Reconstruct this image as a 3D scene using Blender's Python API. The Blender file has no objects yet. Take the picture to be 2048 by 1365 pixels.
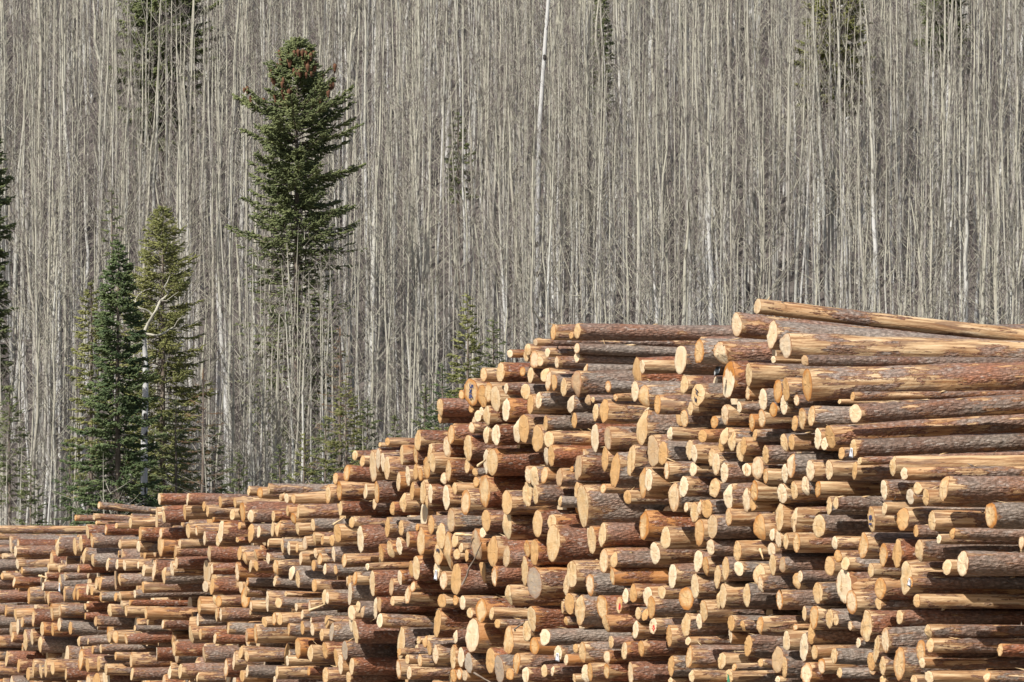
import bpy, math, random
import numpy as np
from mathutils import Vector, Matrix

random.seed(7)
RNG = np.random.default_rng(7)
sc = bpy.context.scene
COL = sc.collection
R = math.radians

# ------------------------------------------------------------------ camera
F = 9743.0                     # focal length in photograph pixels (2048 wide)
ZC = 2.6
PITCH = math.atan((1150 - 682.5) / F)
cd = bpy.data.cameras.new("camera")
cd.sensor_width = 36.0
cd.lens = 36.0 * F / 2048.0
cd.clip_start = 0.5
cd.clip_end = 3000
cam = bpy.data.objects.new("camera", cd)
cam.location = (0, 0, ZC)
cam.rotation_euler = (math.pi / 2 + PITCH, 0, 0)
COL.objects.link(cam)
sc.camera = cam

# ------------------------------------------------------------------ light
SUN_AZ = R(-146)               # compass from +Y, clockwise: behind the camera on the left
SUN_EL = R(44)
world = bpy.data.worlds.new("World")
sc.world = world
world.use_nodes = True
wn = world.node_tree
sky = wn.nodes.new("ShaderNodeTexSky")
sky.sky_type = 'NISHITA'
sky.sun_disc = False
sky.sun_elevation = SUN_EL
sky.sun_rotation = SUN_AZ
sky.air_density = 1.0
sky.dust_density = 2.0
bg = wn.nodes["Background"]
bg.inputs[1].default_value = 0.078
wn.links.new(sky.outputs[0], bg.inputs[0])
sl = bpy.data.lights.new("sun", 'SUN')
sl.energy = 4.7
sl.angle = R(0.5)
sl.color = (1.0, 0.952, 0.88)
sun = bpy.data.objects.new("sun", sl)
COL.objects.link(sun)
tosun = Vector((math.sin(SUN_AZ) * math.cos(SUN_EL), math.cos(SUN_AZ) * math.cos(SUN_EL), math.sin(SUN_EL)))
sun.rotation_euler = tosun.to_track_quat('Z', 'Y').to_euler()
sun.location = (-30, -20, 40)
sc.view_settings.view_transform = 'Standard'
sc.view_settings.look = 'None'
sc.view_settings.exposure = 0.30
sc.view_settings.gamma = 1.0

# ------------------------------------------------------------------ helpers
CP, SP = math.cos(PITCH), math.sin(PITCH)


def ray(px, py):
    u = (px - 1024.0) / F
    v = (682.5 - py) / F
    y = CP - SP * v
    z = SP + CP * v
    return u / y, z / y


def at(px, py, D):
    u, w = ray(px, py)
    return Vector((u * D, D, ZC + w * D))


def proj(X, Y, Z):
    dz = Z - ZC
    yc = Y * CP + dz * SP
    zc = -Y * SP + dz * CP
    return 1024 + F * X / yc, 682.5 - F * zc / yc


def tag(o, label=None, cat=None, group=None, kind=None):
    if label: o["label"] = label
    if cat: o["category"] = cat
    if group: o["group"] = group
    if kind: o["kind"] = kind
    return o


def np_mesh(name, V, polys, mats, attrs=None, midx=None, smooth=True):
    """polys: list of int arrays (M,k); mixed triangles / quads."""
    me = bpy.data.meshes.new(name)
    V = np.asarray(V, dtype=np.float32)
    polys = [np.asarray(p, dtype=np.int32) for p in polys if len(p)]
    me.vertices.add(len(V))
    me.vertices.foreach_set("co", V.ravel())
    loops = np.concatenate([p.ravel() for p in polys])
    cnt = np.concatenate([np.full(len(p), p.shape[1], np.int32) for p in polys])
    start = np.concatenate([[0], np.cumsum(cnt)[:-1]]).astype(np.int32)
    me.loops.add(len(loops))
    me.loops.foreach_set("vertex_index", loops)
    me.polygons.add(len(cnt))
    me.polygons.foreach_set("loop_start", start)
    if smooth:
        me.polygons.foreach_set("use_smooth", np.ones(len(cnt), dtype=bool))
    for m in (mats if isinstance(mats, (list, tuple)) else [mats]):
        me.materials.append(m)
    if midx is not None:
        me.polygons.foreach_set("material_index", np.asarray(midx, dtype=np.int32))
    for k, a in (attrs or {}).items():
        a = np.asarray(a, dtype=np.float32)
        if a.ndim == 1:
            at_ = me.attributes.new(k, 'FLOAT', 'POINT'); at_.data.foreach_set("value", a)
        else:
            at_ = me.attributes.new(k, 'FLOAT_VECTOR', 'POINT'); at_.data.foreach_set("vector", a.ravel())
    me.update(calc_edges=True)
    return me


def link(name, data, parent=None, loc=None):
    o = bpy.data.objects.new(name, data)
    COL.objects.link(o)
    if parent: o.parent = parent
    if loc is not None: o.location = loc
    return o


class Geo:
    """collects vertices / polygons / attributes"""
    def __init__(s):
        s.V = []; s.T = []; s.Q = []; s.n = 0; s.A = {}

    def add(s, V, T=None, Q=None, **A):
        V = np.asarray(V, float)
        s.V.append(V)
        if T is not None and len(T): s.T.append(np.asarray(T) + s.n)
        if Q is not None and len(Q): s.Q.append(np.asarray(Q) + s.n)
        for k, a in A.items():
            s.A.setdefault(k, []).append(np.asarray(a, float))
        s.n += len(V)

    def arrays(s):
        V = np.concatenate(s.V)
        T = np.concatenate(s.T) if s.T else np.zeros((0, 3), int)
        Q = np.concatenate(s.Q) if s.Q else np.zeros((0, 4), int)
        A = {k: np.concatenate(a) for k, a in s.A.items()}
        return V, T, Q, A

    def mesh(s, name, mats, smooth=True):
        V, T, Q, A = s.arrays()
        return np_mesh(name, V, [T, Q], mats, A, None, smooth)


def tube(pts, rad, seg=6, cap=True):
    """tapered tube through points -> V, T, Q"""
    P = np.asarray(pts, float)
    n = len(P)
    d = np.gradient(P, axis=0)
    d /= np.linalg.norm(d, axis=1)[:, None] + 1e-9
    ref = np.array([0.31, 0.95, 0.05]) if abs(d[0][2]) > .7 else np.array([0.03, 0.02, 1.0])
    a = np.cross(d, ref); a /= np.linalg.norm(a, axis=1)[:, None] + 1e-9
    b = np.cross(d, a)
    th = np.linspace(0, 2 * math.pi, seg, endpoint=False)
    V = P[:, None, :] + (a[:, None, :] * np.cos(th)[None, :, None] + b[:, None, :] * np.sin(th)[None, :, None]) * np.asarray(rad)[:, None, None]
    V = V.reshape(-1, 3)
    i = np.arange(seg); j = (i + 1) % seg
    Q = []
    for k in range(n - 1):
        Q.append(np.stack([k * seg + i, (k + 1) * seg + i, (k + 1) * seg + j, k * seg + j], 1))
    Q = np.concatenate(Q)
    T = None
    if cap:
        T = [[(n - 1) * seg, (n - 1) * seg + q, (n - 1) * seg + q + 1] for q in range(1, seg - 1)]
        T += [[0, q + 1, q] for q in range(1, seg - 1)]
        T = np.array(T)
    return V, T, Q


def spindles(P0, P1, w, mid=.35):
    """many thin three-sided double cones -> V, T"""
    P0 = np.asarray(P0, float); P1 = np.asarray(P1, float)
    n = len(P0)
    w = np.broadcast_to(np.asarray(w, float), (n,))
    d = P1 - P0
    L = np.linalg.norm(d, axis=1)[:, None] + 1e-9
    d = d / L
    ref = np.where(np.abs(d[:, 2:3]) > .8, np.array([[1., 0, 0]]), np.array([[0, 0, 1.]]))
    a = np.cross(d, ref); a /= np.linalg.norm(a, axis=1)[:, None] + 1e-9
    b = np.cross(d, a)
    M = P0 + (P1 - P0) * mid
    V = np.empty((n, 5, 3))
    V[:, 0] = P0; V[:, 4] = P1
    for k in range(3):
        t = 2 * math.pi * k / 3
        V[:, 1 + k] = M + (a * math.cos(t) + b * math.sin(t)) * w[:, None]
    base = (np.arange(n) * 5)[:, None]
    pat = np.array([[0, 2, 1], [0, 3, 2], [0, 1, 3], [4, 1, 2], [4, 2, 3], [4, 3, 1]])
    T = (base[:, :, None] + pat[None]).reshape(-1, 3)
    return V.reshape(-1, 3), T


# ------------------------------------------------------------------ materials
class NT:
    def __init__(s, name):
        s.m = bpy.data.materials.new(name)
        s.m.use_nodes = True
        s.t = s.m.node_tree
        s.p = s.t.nodes["Principled BSDF"]

    def n(s, typ, **kw):
        nd = s.t.nodes.new(typ)
        ins = kw.pop("ins", {})
        for k, v in kw.items(): setattr(nd, k, v)
        for k, v in ins.items():
            if hasattr(v, "links") or isinstance(v, bpy.types.NodeSocket): s.t.links.new(v, nd.inputs[k])
            else: nd.inputs[k].default_value = v
        return nd

    def L(s, a, b): s.t.links.new(a, b)

    def math(s, op, a, b=0.0, c=0.0, clamp=False):
        nd = s.n("ShaderNodeMath", operation=op, use_clamp=clamp)
        for i, v in enumerate((a, b, c)):
            if isinstance(v, bpy.types.NodeSocket): s.L(v, nd.inputs[i])
            else: nd.inputs[i].default_value = v
        return nd.outputs[0]

    def mix(s, f, a, b, blend='MIX'):
        nd = s.n("ShaderNodeMix", data_type='RGBA', blend_type=blend)
        for i, v in ((0, f), (6, a), (7, b)):
            if isinstance(v, bpy.types.NodeSocket): s.L(v, nd.inputs[i])
            elif i == 0: nd.inputs[0].default_value = v
            else: nd.inputs[i].default_value = (*v, 1)
        return nd.outputs[2]

    def smooth(s, v, lo, hi, a=0.0, b=1.0):
        nd = s.n("ShaderNodeMapRange", interpolation_type='SMOOTHSTEP')
        for i, x in enumerate((v, lo, hi, a, b)):
            if isinstance(x, bpy.types.NodeSocket): s.L(x, nd.inputs[i])
            else: nd.inputs[i].default_value = x
        return nd.outputs[0]

    def attr(s, name):
        return s.n("ShaderNodeAttribute", attribute_name=name)

    def scale(s, v, sx, sy, sz):
        nd = s.n("ShaderNodeMapping")
        s.L(v, nd.inputs[0]); nd.inputs[3].default_value = (sx, sy, sz)
        return nd.outputs[0]

    def noise(s, v, sc_=1.0, det=3.0, rough=.55):
        nd = s.n("ShaderNodeTexNoise")
        nd.inputs["Scale"].default_value = sc_; nd.inputs["Detail"].default_value = det
        nd.inputs["Roughness"].default_value = rough
        s.L(v, nd.inputs["Vector"])
        return nd.outputs[0]

    def voro(s, v, sc_=1.0, feature='F1'):
        nd = s.n("ShaderNodeTexVoronoi", feature=feature)
        nd.inputs["Scale"].default_value = sc_
        s.L(v, nd.inputs["Vector"])
        return nd

    def base(s, c):
        if isinstance(c, bpy.types.NodeSocket): s.L(c, s.p.inputs["Base Color"])
        else: s.p.inputs["Base Color"].default_value = (*c, 1)

    def bump(s, h, strength=.5, dist=.01):
        nd = s.n("ShaderNodeBump")
        nd.inputs["Strength"].default_value = strength; nd.inputs["Distance"].default_value = dist
        s.L(h, nd.inputs["Height"]); s.L(nd.outputs[0], s.p.inputs["Normal"])


def mat_bark():
    M = NT("log_bark")
    lc = M.attr("lc").outputs["Vector"]
    sep = M.n("ShaderNodeSeparateXYZ"); M.L(M.attr("lp").outputs["Vector"], sep.inputs[0])
    red, peel, tone = sep.outputs
    lx = M.attr("lx").outputs["Fac"]
    streak = M.noise(M.scale(lc, 3.2, 30, 30), 1, 5, .62)
    fine = M.noise(M.scale(lc, 34, 48, 48), 1, 3, .6)
    big = M.noise(M.scale(lc, 1.6, 4, 4), 1, 3, .6)
    patch = M.noise(M.scale(lc, 3.0, 8, 8), 1, 6, .66)
    vo = M.voro(M.scale(lc, 24, 60, 60))
    plates = vo.outputs["Distance"]
    cell = M.n("ShaderNodeSeparateXYZ"); M.L(vo.outputs["Color"], cell.inputs[0])
    # bark
    f = M.math('ADD', red, M.math('MULTIPLY', M.math('SUBTRACT', big, .5), 1.8), clamp=True)
    grey = M.mix(big, (.310, .258, .215), (.178, .133, .102))
    redb = M.mix(big, (.125, .038, .016), (.325, .128, .062))
    bark = M.mix(f, grey, redb)
    k = M.math('ADD', .14, M.math('MULTIPLY', M.math('ADD', fine, M.math('MULTIPLY', streak, .45)), 1.3))
    k = M.math('MULTIPLY', k, M.smooth(plates, .0, .75, 1.25, .62))
    k = M.math('MULTIPLY', k, tone)
    kk = M.n("ShaderNodeCombineXYZ")
    for i in range(3): M.L(k, kk.inputs[i])
    bark = M.mix(1.0, bark, kk.outputs[0], 'MULTIPLY')
    fleck = M.math('MULTIPLY', M.math('GREATER_THAN', cell.outputs[0], .86), M.math('MULTIPLY', M.smooth(fine, .42, .62), .6))
    bark = M.mix(fleck, bark, (.40, .35, .305))
    # peeled wood
    lead = M.math('ADD', M.math('ADD', patch, M.math('MULTIPLY', M.math('SUBTRACT', streak, .5), .62)),
                  M.math('MULTIPLY', .22, M.math('EXPONENT', M.math('MULTIPLY', lx, -14))))
    th = M.math('SUBTRACT', .78, M.math('MULTIPLY', peel, .35))
    lead = M.math('ADD', lead, M.math('MULTIPLY', M.math('SUBTRACT', M.noise(lc, .11, 0), .5), .25))
    pm = M.smooth(M.math('SUBTRACT', lead, th), -.008, .012)
    rim = M.smooth(M.math('SUBTRACT', lead, th), -.085, -.004)
    inner = M.mix(streak, (.13, .040, .016), (.38, .165, .060))
    bark = M.mix(M.math('MULTIPLY', rim, .75), bark, inner)
    ws = M.noise(M.scale(lc, 2.4, 48, 48), 1, 4, .62)
    wood = M.mix(M.smooth(ws, .35, .62), (.28, .145, .065), (.65, .455, .255))
    wood = M.mix(M.math('MULTIPLY', M.smooth(ws, .56, .70), .85), wood, (.70, .55, .37))
    amber = M.math('MAXIMUM', M.math('MULTIPLY', M.smooth(big, .42, .66), red), M.math('MULTIPLY', M.smooth(red, .90, 1.0), .8))
    wood = M.mix(amber, wood, M.mix(ws, (.30, .105, .025), (.62, .28, .085)))
    greyw = M.math('MULTIPLY', M.smooth(M.noise(M.scale(lc, 2.4, 16, 16), 1, 5, .65), .52, .62), .75)
    wood = M.mix(greyw, wood, (.20, .115, .07))
    M.base(M.mix(pm, bark, wood))
    M.p.inputs["Roughness"].default_value = .55
    M.p.inputs["Specular IOR Level"].default_value = .5
    h = M.math('ADD', M.math('MULTIPLY', plates, -.8), M.math('ADD', fine, streak))
    h = M.math('MULTIPLY', h, M.math('SUBTRACT', 1.0, M.math('MULTIPLY', pm, .8)))
    M.bump(h, .85, .012)
    return M.m


def mat_cut():
    M = NT("cut_wood")
    lc = M.attr("lc").outputs["Vector"]            # u, v (metres) + seed
    sep = M.n("ShaderNodeSeparateXYZ"); M.L(M.attr("lp").outputs["Vector"], sep.inputs[0])
    grey, orange, rr = sep.outputs                  # rr = radius 0..1
    kerf = M.noise(M.scale(lc, 14, 60, 3), 1, 3, .6)
    blot = M.noise(M.scale(lc, 9, 7, 1), 1, 4, .6)
    ring = M.math('SINE', M.math('MULTIPLY', rr, 62.0))
    c = M.mix(M.smooth(blot, .35, .68), (.68, .52, .305), (.595, .405, .20))
    c = M.mix(M.math('MULTIPLY', M.smooth(kerf, .45, .72), .45), c, (.76, .62, .42))
    c = M.mix(M.math('MULTIPLY', M.math('ADD', ring, 1.0), .09), c, (.45, .24, .09))
    var = M.noise(M.scale(lc, .13, .13, .13), 1, 0)
    c = M.mix(M.smooth(var, .36, .64), c, (.66, .48, .265)) if False else c
    c = M.mix(M.math('MULTIPLY', M.smooth(var, .5, .62), .75), c, (.78, .66, .47))
    c = M.mix(M.math('MULTIPLY', M.smooth(var, .46, .34), .7), c, (.54, .30, .11))
    sp2 = M.n("ShaderNodeSeparateXYZ"); M.L(lc, sp2.inputs[0])
    crack = M.noise(M.scale(lc, 26, 5, 1), 1, 3, .6)
    c = M.mix(M.math('MULTIPLY', M.smooth(crack, .60, .68), .6), c, (.30, .15, .055))
    heart = M.math('MULTIPLY', M.smooth(M.math('ADD', rr, M.math('MULTIPLY', M.math('SUBTRACT', blot, .5), .5)), .62, .42), .30)
    c = M.mix(heart, c, (.60, .34, .13))
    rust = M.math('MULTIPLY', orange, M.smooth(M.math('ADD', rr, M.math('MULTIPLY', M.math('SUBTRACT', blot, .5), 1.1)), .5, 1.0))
    c = M.mix(rust, c, (.46, .19, .045))  # orange stain; on the half-shadowed end it carries the painted shadow
    c = M.mix(M.math('MULTIPLY', grey, M.smooth(kerf, .2, .7, .6, 1.0)), c, (.33, .285, .24))
    bd = M.smooth(M.math('ADD', rr, M.math('MULTIPLY', M.math('SUBTRACT', blot, .5), .1)), .945, .985)
    c = M.mix(bd, c, (.22, .10, .045))
    M.base(c)
    M.p.inputs["Roughness"].default_value = .78
    M.p.inputs["Specular IOR Level"].default_value = .2
    M.bump(M.math('ADD', kerf, blot), .5, .006)
    return M.m


def mat_aspen():
    M = NT("aspen_bark")
    lc = M.attr("lc").outputs["Vector"]
    tr = M.math('ADD', M.attr("tr").outputs["Fac"], M.n("ShaderNodeObjectInfo").outputs["Random"])
    tr = M.math('FRACT', tr)
    off = M.n("ShaderNodeVectorMath", operation='ADD'); M.L(lc, off.inputs[0])
    cx = M.n("ShaderNodeCombineXYZ"); M.L(M.math('MULTIPLY', tr, 37.0), cx.inputs[0]); M.L(M.math('MULTIPLY', tr, 91.0), cx.inputs[2])
    M.L(cx.outputs[0], off.inputs[1])
    v = off.outputs[0]
    ramp = M.n("ShaderNodeValToRGB")
    e = ramp.color_ramp.elements
    e[0].position = 0; e[0].color = (.38, .375, .32, 1)
    e[1].position = 1; e[1].color = (.62, .62, .58, 1)
    for p, c in ((.12, (.28, .26, .23)), (.25, (.42, .42, .38)), (.38, (.34, .315, .275)), (.5, (.44, .42, .34)), (.62, (.25, .22, .195)), (.75, (.58, .58, .56)), (.86, (.38, .36, .32))):
        x = e.new(p); x.color = (*c, 1)
    M.L(tr, ramp.inputs[0])
    sep = M.n("ShaderNodeSeparateXYZ"); M.L(lc, sep.inputs[0])
    hgt = M.math('MULTIPLY', sep.outputs[2], 1 / 14.0)
    big = M.noise(M.scale(v, 2, 2, .5), 1, 3)
    c = M.mix(M.smooth(M.math('ADD', hgt, M.math('MULTIPLY', M.math('SUBTRACT', big, .5), .6)), .35, .8), ramp.outputs[0], (.43, .410, .330))
    low = M.smooth(M.math('ADD', hgt, M.math('MULTIPLY', M.math('SUBTRACT', big, .5), .5)), .45, .05)
    c = M.mix(M.math('MULTIPLY', low, .4), c, (.58, .58, .56))
    scar = M.noise(M.scale(v, 9, 9, 3.2), 1, 2, .5)
    c = M.mix(M.math('MULTIPLY', M.smooth(scar, .60, .66), .75), c, (.07, .06, .05))
    M.base(c)
    M.p.inputs["Roughness"].default_value = .8
    M.p.inputs["Specular IOR Level"].default_value = .2
    return M.m


def mat_birch():
    M = NT("birch_bark")
    lc = M.attr("lc").outputs["Vector"]
    vo = M.voro(M.scale(lc, 3.6, 3.6, 2.0))
    nz = M.noise(M.scale(lc, 6, 6, 14), 1, 3)
    c = M.mix(M.smooth(M.math('ADD', vo.outputs["Distance"], M.math('MULTIPLY', nz, .22)), .36, .30), (.52, .517, .50), (.04, .035, .03))
    c = M.mix(M.math('MULTIPLY', M.smooth(nz, .55, .75), .35), c, (.45, .41, .35))
    M.base(c); M.p.inputs["Roughness"].default_value = .75
    return M.m


def mat_simple(name, a, b, s=(3, 3, 3), rough=.85, det=3, info=0.0, attr=False):
    M = NT(name)
    if attr: v = M.attr("lc").outputs["Vector"]
    else: v = M.n("ShaderNodeTexCoord").outputs["Object"]
    nz = M.noise(M.scale(v, *s), 1, det, .6)
    f = M.smooth(nz, .3, .7)
    if info:
        f = M.math('ADD', f, M.math('MULTIPLY', M.math('SUBTRACT', M.n("ShaderNodeObjectInfo").outputs["Random"], .5), info), clamp=True)
    M.base(M.mix(f, a, b))
    M.p.inputs["Roughness"].default_value = rough
    M.p.inputs["Specular IOR Level"].default_value = .2
    return M.m


MB, MC = mat_bark(), mat_cut()
MASP, MBIR = mat_aspen(), mat_birch()
MTWIG = mat_simple("aspen_twig", (.135, .108, .107), (.225, .188, .182), (.9, .9, .9), info=.8)
MBRUSH = mat_simple("brush_twig", (.150, .128, .120), (.255, .225, .195), (.5, .5, .5))
MGROUND = mat_simple("ground_litter", (.10, .088, .081), (.18, .158, .140), (.8, .8, .8), det=6)
MNEED = mat_simple("spruce_needles", (.100, .122, .056), (.205, .230, .100), (1.6, 1.6, 1.6))
MNEED_D = mat_simple("fir_needles", (.070, .105, .050), (.150, .190, .080), (1.6, 1.6, 1.6))
MNEED_Y = mat_simple("yellow_green_needles", (.150, .165, .060), (.290, .288, .110), (1.6, 1.6, 1.6))
MDEADN = mat_simple("dead_needles", (.20, .115, .060), (.33, .215, .120), (2, 2, 2))
MCTRUNK = mat_simple("conifer_bark", (.13, .10, .08), (.25, .21, .17), (8, 8, 2))
MCONE = mat_simple("spruce_cone", (.105, .050, .030), (.175, .088, .050), (9, 9, 9))
MINK = NT("blue_marker_ink"); MINK.base((.03, .05, .16)); MINK = MINK.m
MINKD = NT("dark_marker_ink"); MINKD.base((.05, .045, .07)); MINKD = MINKD.m
MRED = NT("red_marking_paint"); MRED.base((.62, .04, .035)); MRED = MRED.m
MGREEN = NT("green_marking_paint"); MGREEN.base((.06, .30, .16)); MGREEN = MGREEN.m
MTAG = NT("paper_tag"); MTAG.base((.82, .83, .86)); MTAG = MTAG.m
MBLACK = NT("black_plastic_film"); MBLACK.base((.012, .015, .018)); MBLACK.p.inputs["Roughness"].default_value = .35; MBLACK = MBLACK.m
MSPLIT = mat_simple("splintered_wood", (.50, .32, .15), (.72, .55, .33), (12, 12, 12))
MSTICK = mat_simple("grey_stick", (.16, .12, .09), (.30, .24, .19), (12, 12, 12))


# ------------------------------------------------------------------ ground
def H(x, y):
    """terrain height: level yard, then the wooded slope"""
    t = np.maximum(0.0, np.asarray(y, float) - 139.0)
    s = .36 * (t - 3.0 * (1 - np.exp(-t / 3.0)))
    return s + np.minimum(1, t / 15) * .5 * np.sin(np.asarray(x) * .13 + np.asarray(y) * .07)


gx = np.concatenate([np.linspace(-420, -60, 30), np.linspace(-58, 58, 88), np.linspace(60, 420, 30)])
gy = np.concatenate([np.linspace(-80, 120, 40), np.linspace(122, 260, 100), np.linspace(265, 900, 60)])
XX, YY = np.meshgrid(gx, gy)
ZZ = H(XX, YY)
nx, ny = len(gx), len(gy)
ii, jj = np.meshgrid(np.arange(nx - 1), np.arange(ny - 1))
a0 = (jj * nx + ii).ravel()
gm = np_mesh("ground", np.stack([XX.ravel(), YY.ravel(), ZZ.ravel()], 1), [np.stack([a0, a0 + 1, a0 + nx + 1, a0 + nx], 1)], MGROUND)
tag(link("ground", gm), "brown littered ground of the log yard rising into the wooded hillside", "ground", kind="structure")

# ------------------------------------------------------------------ traced log ends
# (crop, [(cx, cy, height, width, bark[, tilt degrees down to the right[, flags]])]) in crop pixels
CROPS = {"A": (1024, 560, 4.0), "B": (1536, 560, 4.0), "C": (1536, 880, 4.0), "D": (1024, 880, 4.0), "E": (1024, 1100, 4.0),
         "F": (1536, 1100, 4.0), "G": (600, 700, 4.0), "I": (600, 1024, 4.0), "H": (0, 960, 3.371), "J": (400, 960, 3.371)}
TR = {}
TR["A"] = [(330,420,125,50,'m',.3),(525,410,130,50,'g',1.0),(475,445,60,50,'p'),(1800,360,195,80,'m',6.2),(1965,214,124,60,'w',6.4),(190,500,60,50,'p',.5),
(125,560,100,50,'g',.8),(115,612,90,40,'p'),(180,640,160,70,'p',0,'f'),(225,650,90,60,'m'),(285,580,80,80,'p'),(360,660,95,35,'m'),(520,550,100,40,'g',2.2),
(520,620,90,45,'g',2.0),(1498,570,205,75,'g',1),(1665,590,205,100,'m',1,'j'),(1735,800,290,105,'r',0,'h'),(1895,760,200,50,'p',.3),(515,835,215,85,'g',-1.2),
(415,860,150,50,'g'),(340,820,135,45,'g'),(293,810,170,45,'p'),(85,735,80,50,'g'),(150,760,130,50,'g'),(265,760,120,90,'p'),(770,855,100,45,'g'),
(985,890,165,65,'g'),(1055,930,190,85,'g'),(1380,840,165,65,'r'),(1490,920,180,120,'m',0,'b'),(1165,995,155,55,'p'),(740,1050,200,75,'m'),(1040,1180,290,95,'g'),
(830,940,60,40,'p'),(1430,1030,120,40,'p'),(1380,1110,150,60,'g'),(1705,1080,170,60,'m'),(1820,1020,95,35,'g'),(1890,900,140,40,'p'),(2010,960,170,70,'g'),
(2000,1110,150,60,'o'),(1920,1140,140,50,'o'),(1620,1140,110,60,'g'),(470,995,150,55,'g'),(215,965,140,50,'g'),(148,995,160,50,'p'),(110,895,130,80,'g'),
(500,1125,125,45,'g'),(270,1150,130,35,'g'),(670,1060,140,50,'g'),(95,1190,240,85,'g'),(205,1270,240,85,'p'),(295,1275,130,80,'p'),(40,1200,240,60,'p'),
(665,1265,240,65,'r'),(768,1270,190,60,'m'),(1265,1230,110,45,'m'),(1525,1250,110,70,'p'),(1700,1250,140,70,'p'),(1760,1290,170,60,'g'),(1680,1310,130,60,'p'),
(1945,1245,110,35,'g'),(1855,1330,150,50,'m'),(610,965,90,45,'g'),(650,960,50,40,'g')]
TR["B"] = [(35,440,240,80,'g',4.5),(145,525,210,95,'w',2.2),(295,645,90,70,'v',.6),(315,840,265,80,'m',-1.6),(80,890,190,70,'g'),(145,880,190,55,'m'),(130,1000,170,60,'g'),
(230,965,95,40,'g'),(45,1040,130,60,'g'),(680,935,75,35,'m',-.8),(700,1070,160,100,'m',-2.8),(350,1090,170,60,'g'),(275,1110,180,60,'g'),(500,1260,190,70,'m',-4),
(400,1270,170,60,'p'),(455,1310,100,60,'p'),(685,1350,150,55,'g',-2.2,'t'),(130,1300,150,60,'g'),(190,1300,140,50,'p'),(215,1150,130,50,'g'),(45,640,60,50,'p'),(575,975,40,60,'p',0)]
TR["C"] = [(130,40,140,60,'g'),(460,60,100,60,'p'),(590,110,100,50,'g'),(735,172,65,35,'m',-2),(1000,215,165,55,'w',-.5),(1090,272,115,60,'m',-.4),(1405,390,205,70,'m',.2),
(490,240,160,60,'p'),(695,250,140,40,'m'),(340,245,180,70,'m'),(185,210,210,70,'g'),(135,270,170,50,'p'),(300,370,155,65,'g'),(210,405,150,55,'p'),(115,430,160,75,'g'),
(400,395,145,40,'p'),(490,530,140,45,'g'),(545,505,100,45,'g'),(930,400,160,60,'p'),(1200,390,110,70,'p'),(1140,455,130,60,'g'),(1265,460,160,50,'m'),(935,550,110,40,'p'),
(1080,635,195,95,'g'),(830,635,220,60,'p',0,'n'),(1315,650,170,60,'p',.5),(1785,605,205,100,'v',.5),(1185,730,95,40,'g'),(1475,750,100,40,'g',.6),(1370,795,85,40,'p'),
(2030,825,105,45,'g'),(210,640,190,50,'p'),(410,690,200,95,'g'),(95,620,220,70,'p'),(230,825,160,60,'p'),(535,825,115,45,'p'),(765,850,210,80,'g'),(925,920,190,65,'r',0,'o'),
(1035,910,230,80,'r'),(1210,885,180,65,'g',.6),(1560,990,210,90,'v',.5,'c'),(1435,1020,130,70,'p'),(1105,1100,290,95,'p',-.2),(1142,1140,95,40,'g',.5,'t'),(40,1000,170,60,'g'),
(115,1000,130,50,'g'),(260,1095,100,40,'g'),(495,1010,160,80,'p'),(620,990,110,70,'p'),(825,1045,120,50,'p'),(610,1170,300,120,'p',0,'k'),(560,930,100,60,'p'),(95,1280,160,55,'g'),
(400,1225,170,80,'m'),(235,1130,140,70,'g'),(900,1190,170,90,'r',0,'o'),(885,1310,100,50,'m'),(1192,1290,115,55,'m',.5),(670,1300,200,90,'m'),(85,790,150,50,'g'),(145,810,140,45,'p'),
(35,760,100,40,'p'),(30,880,120,60,'p')]
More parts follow.
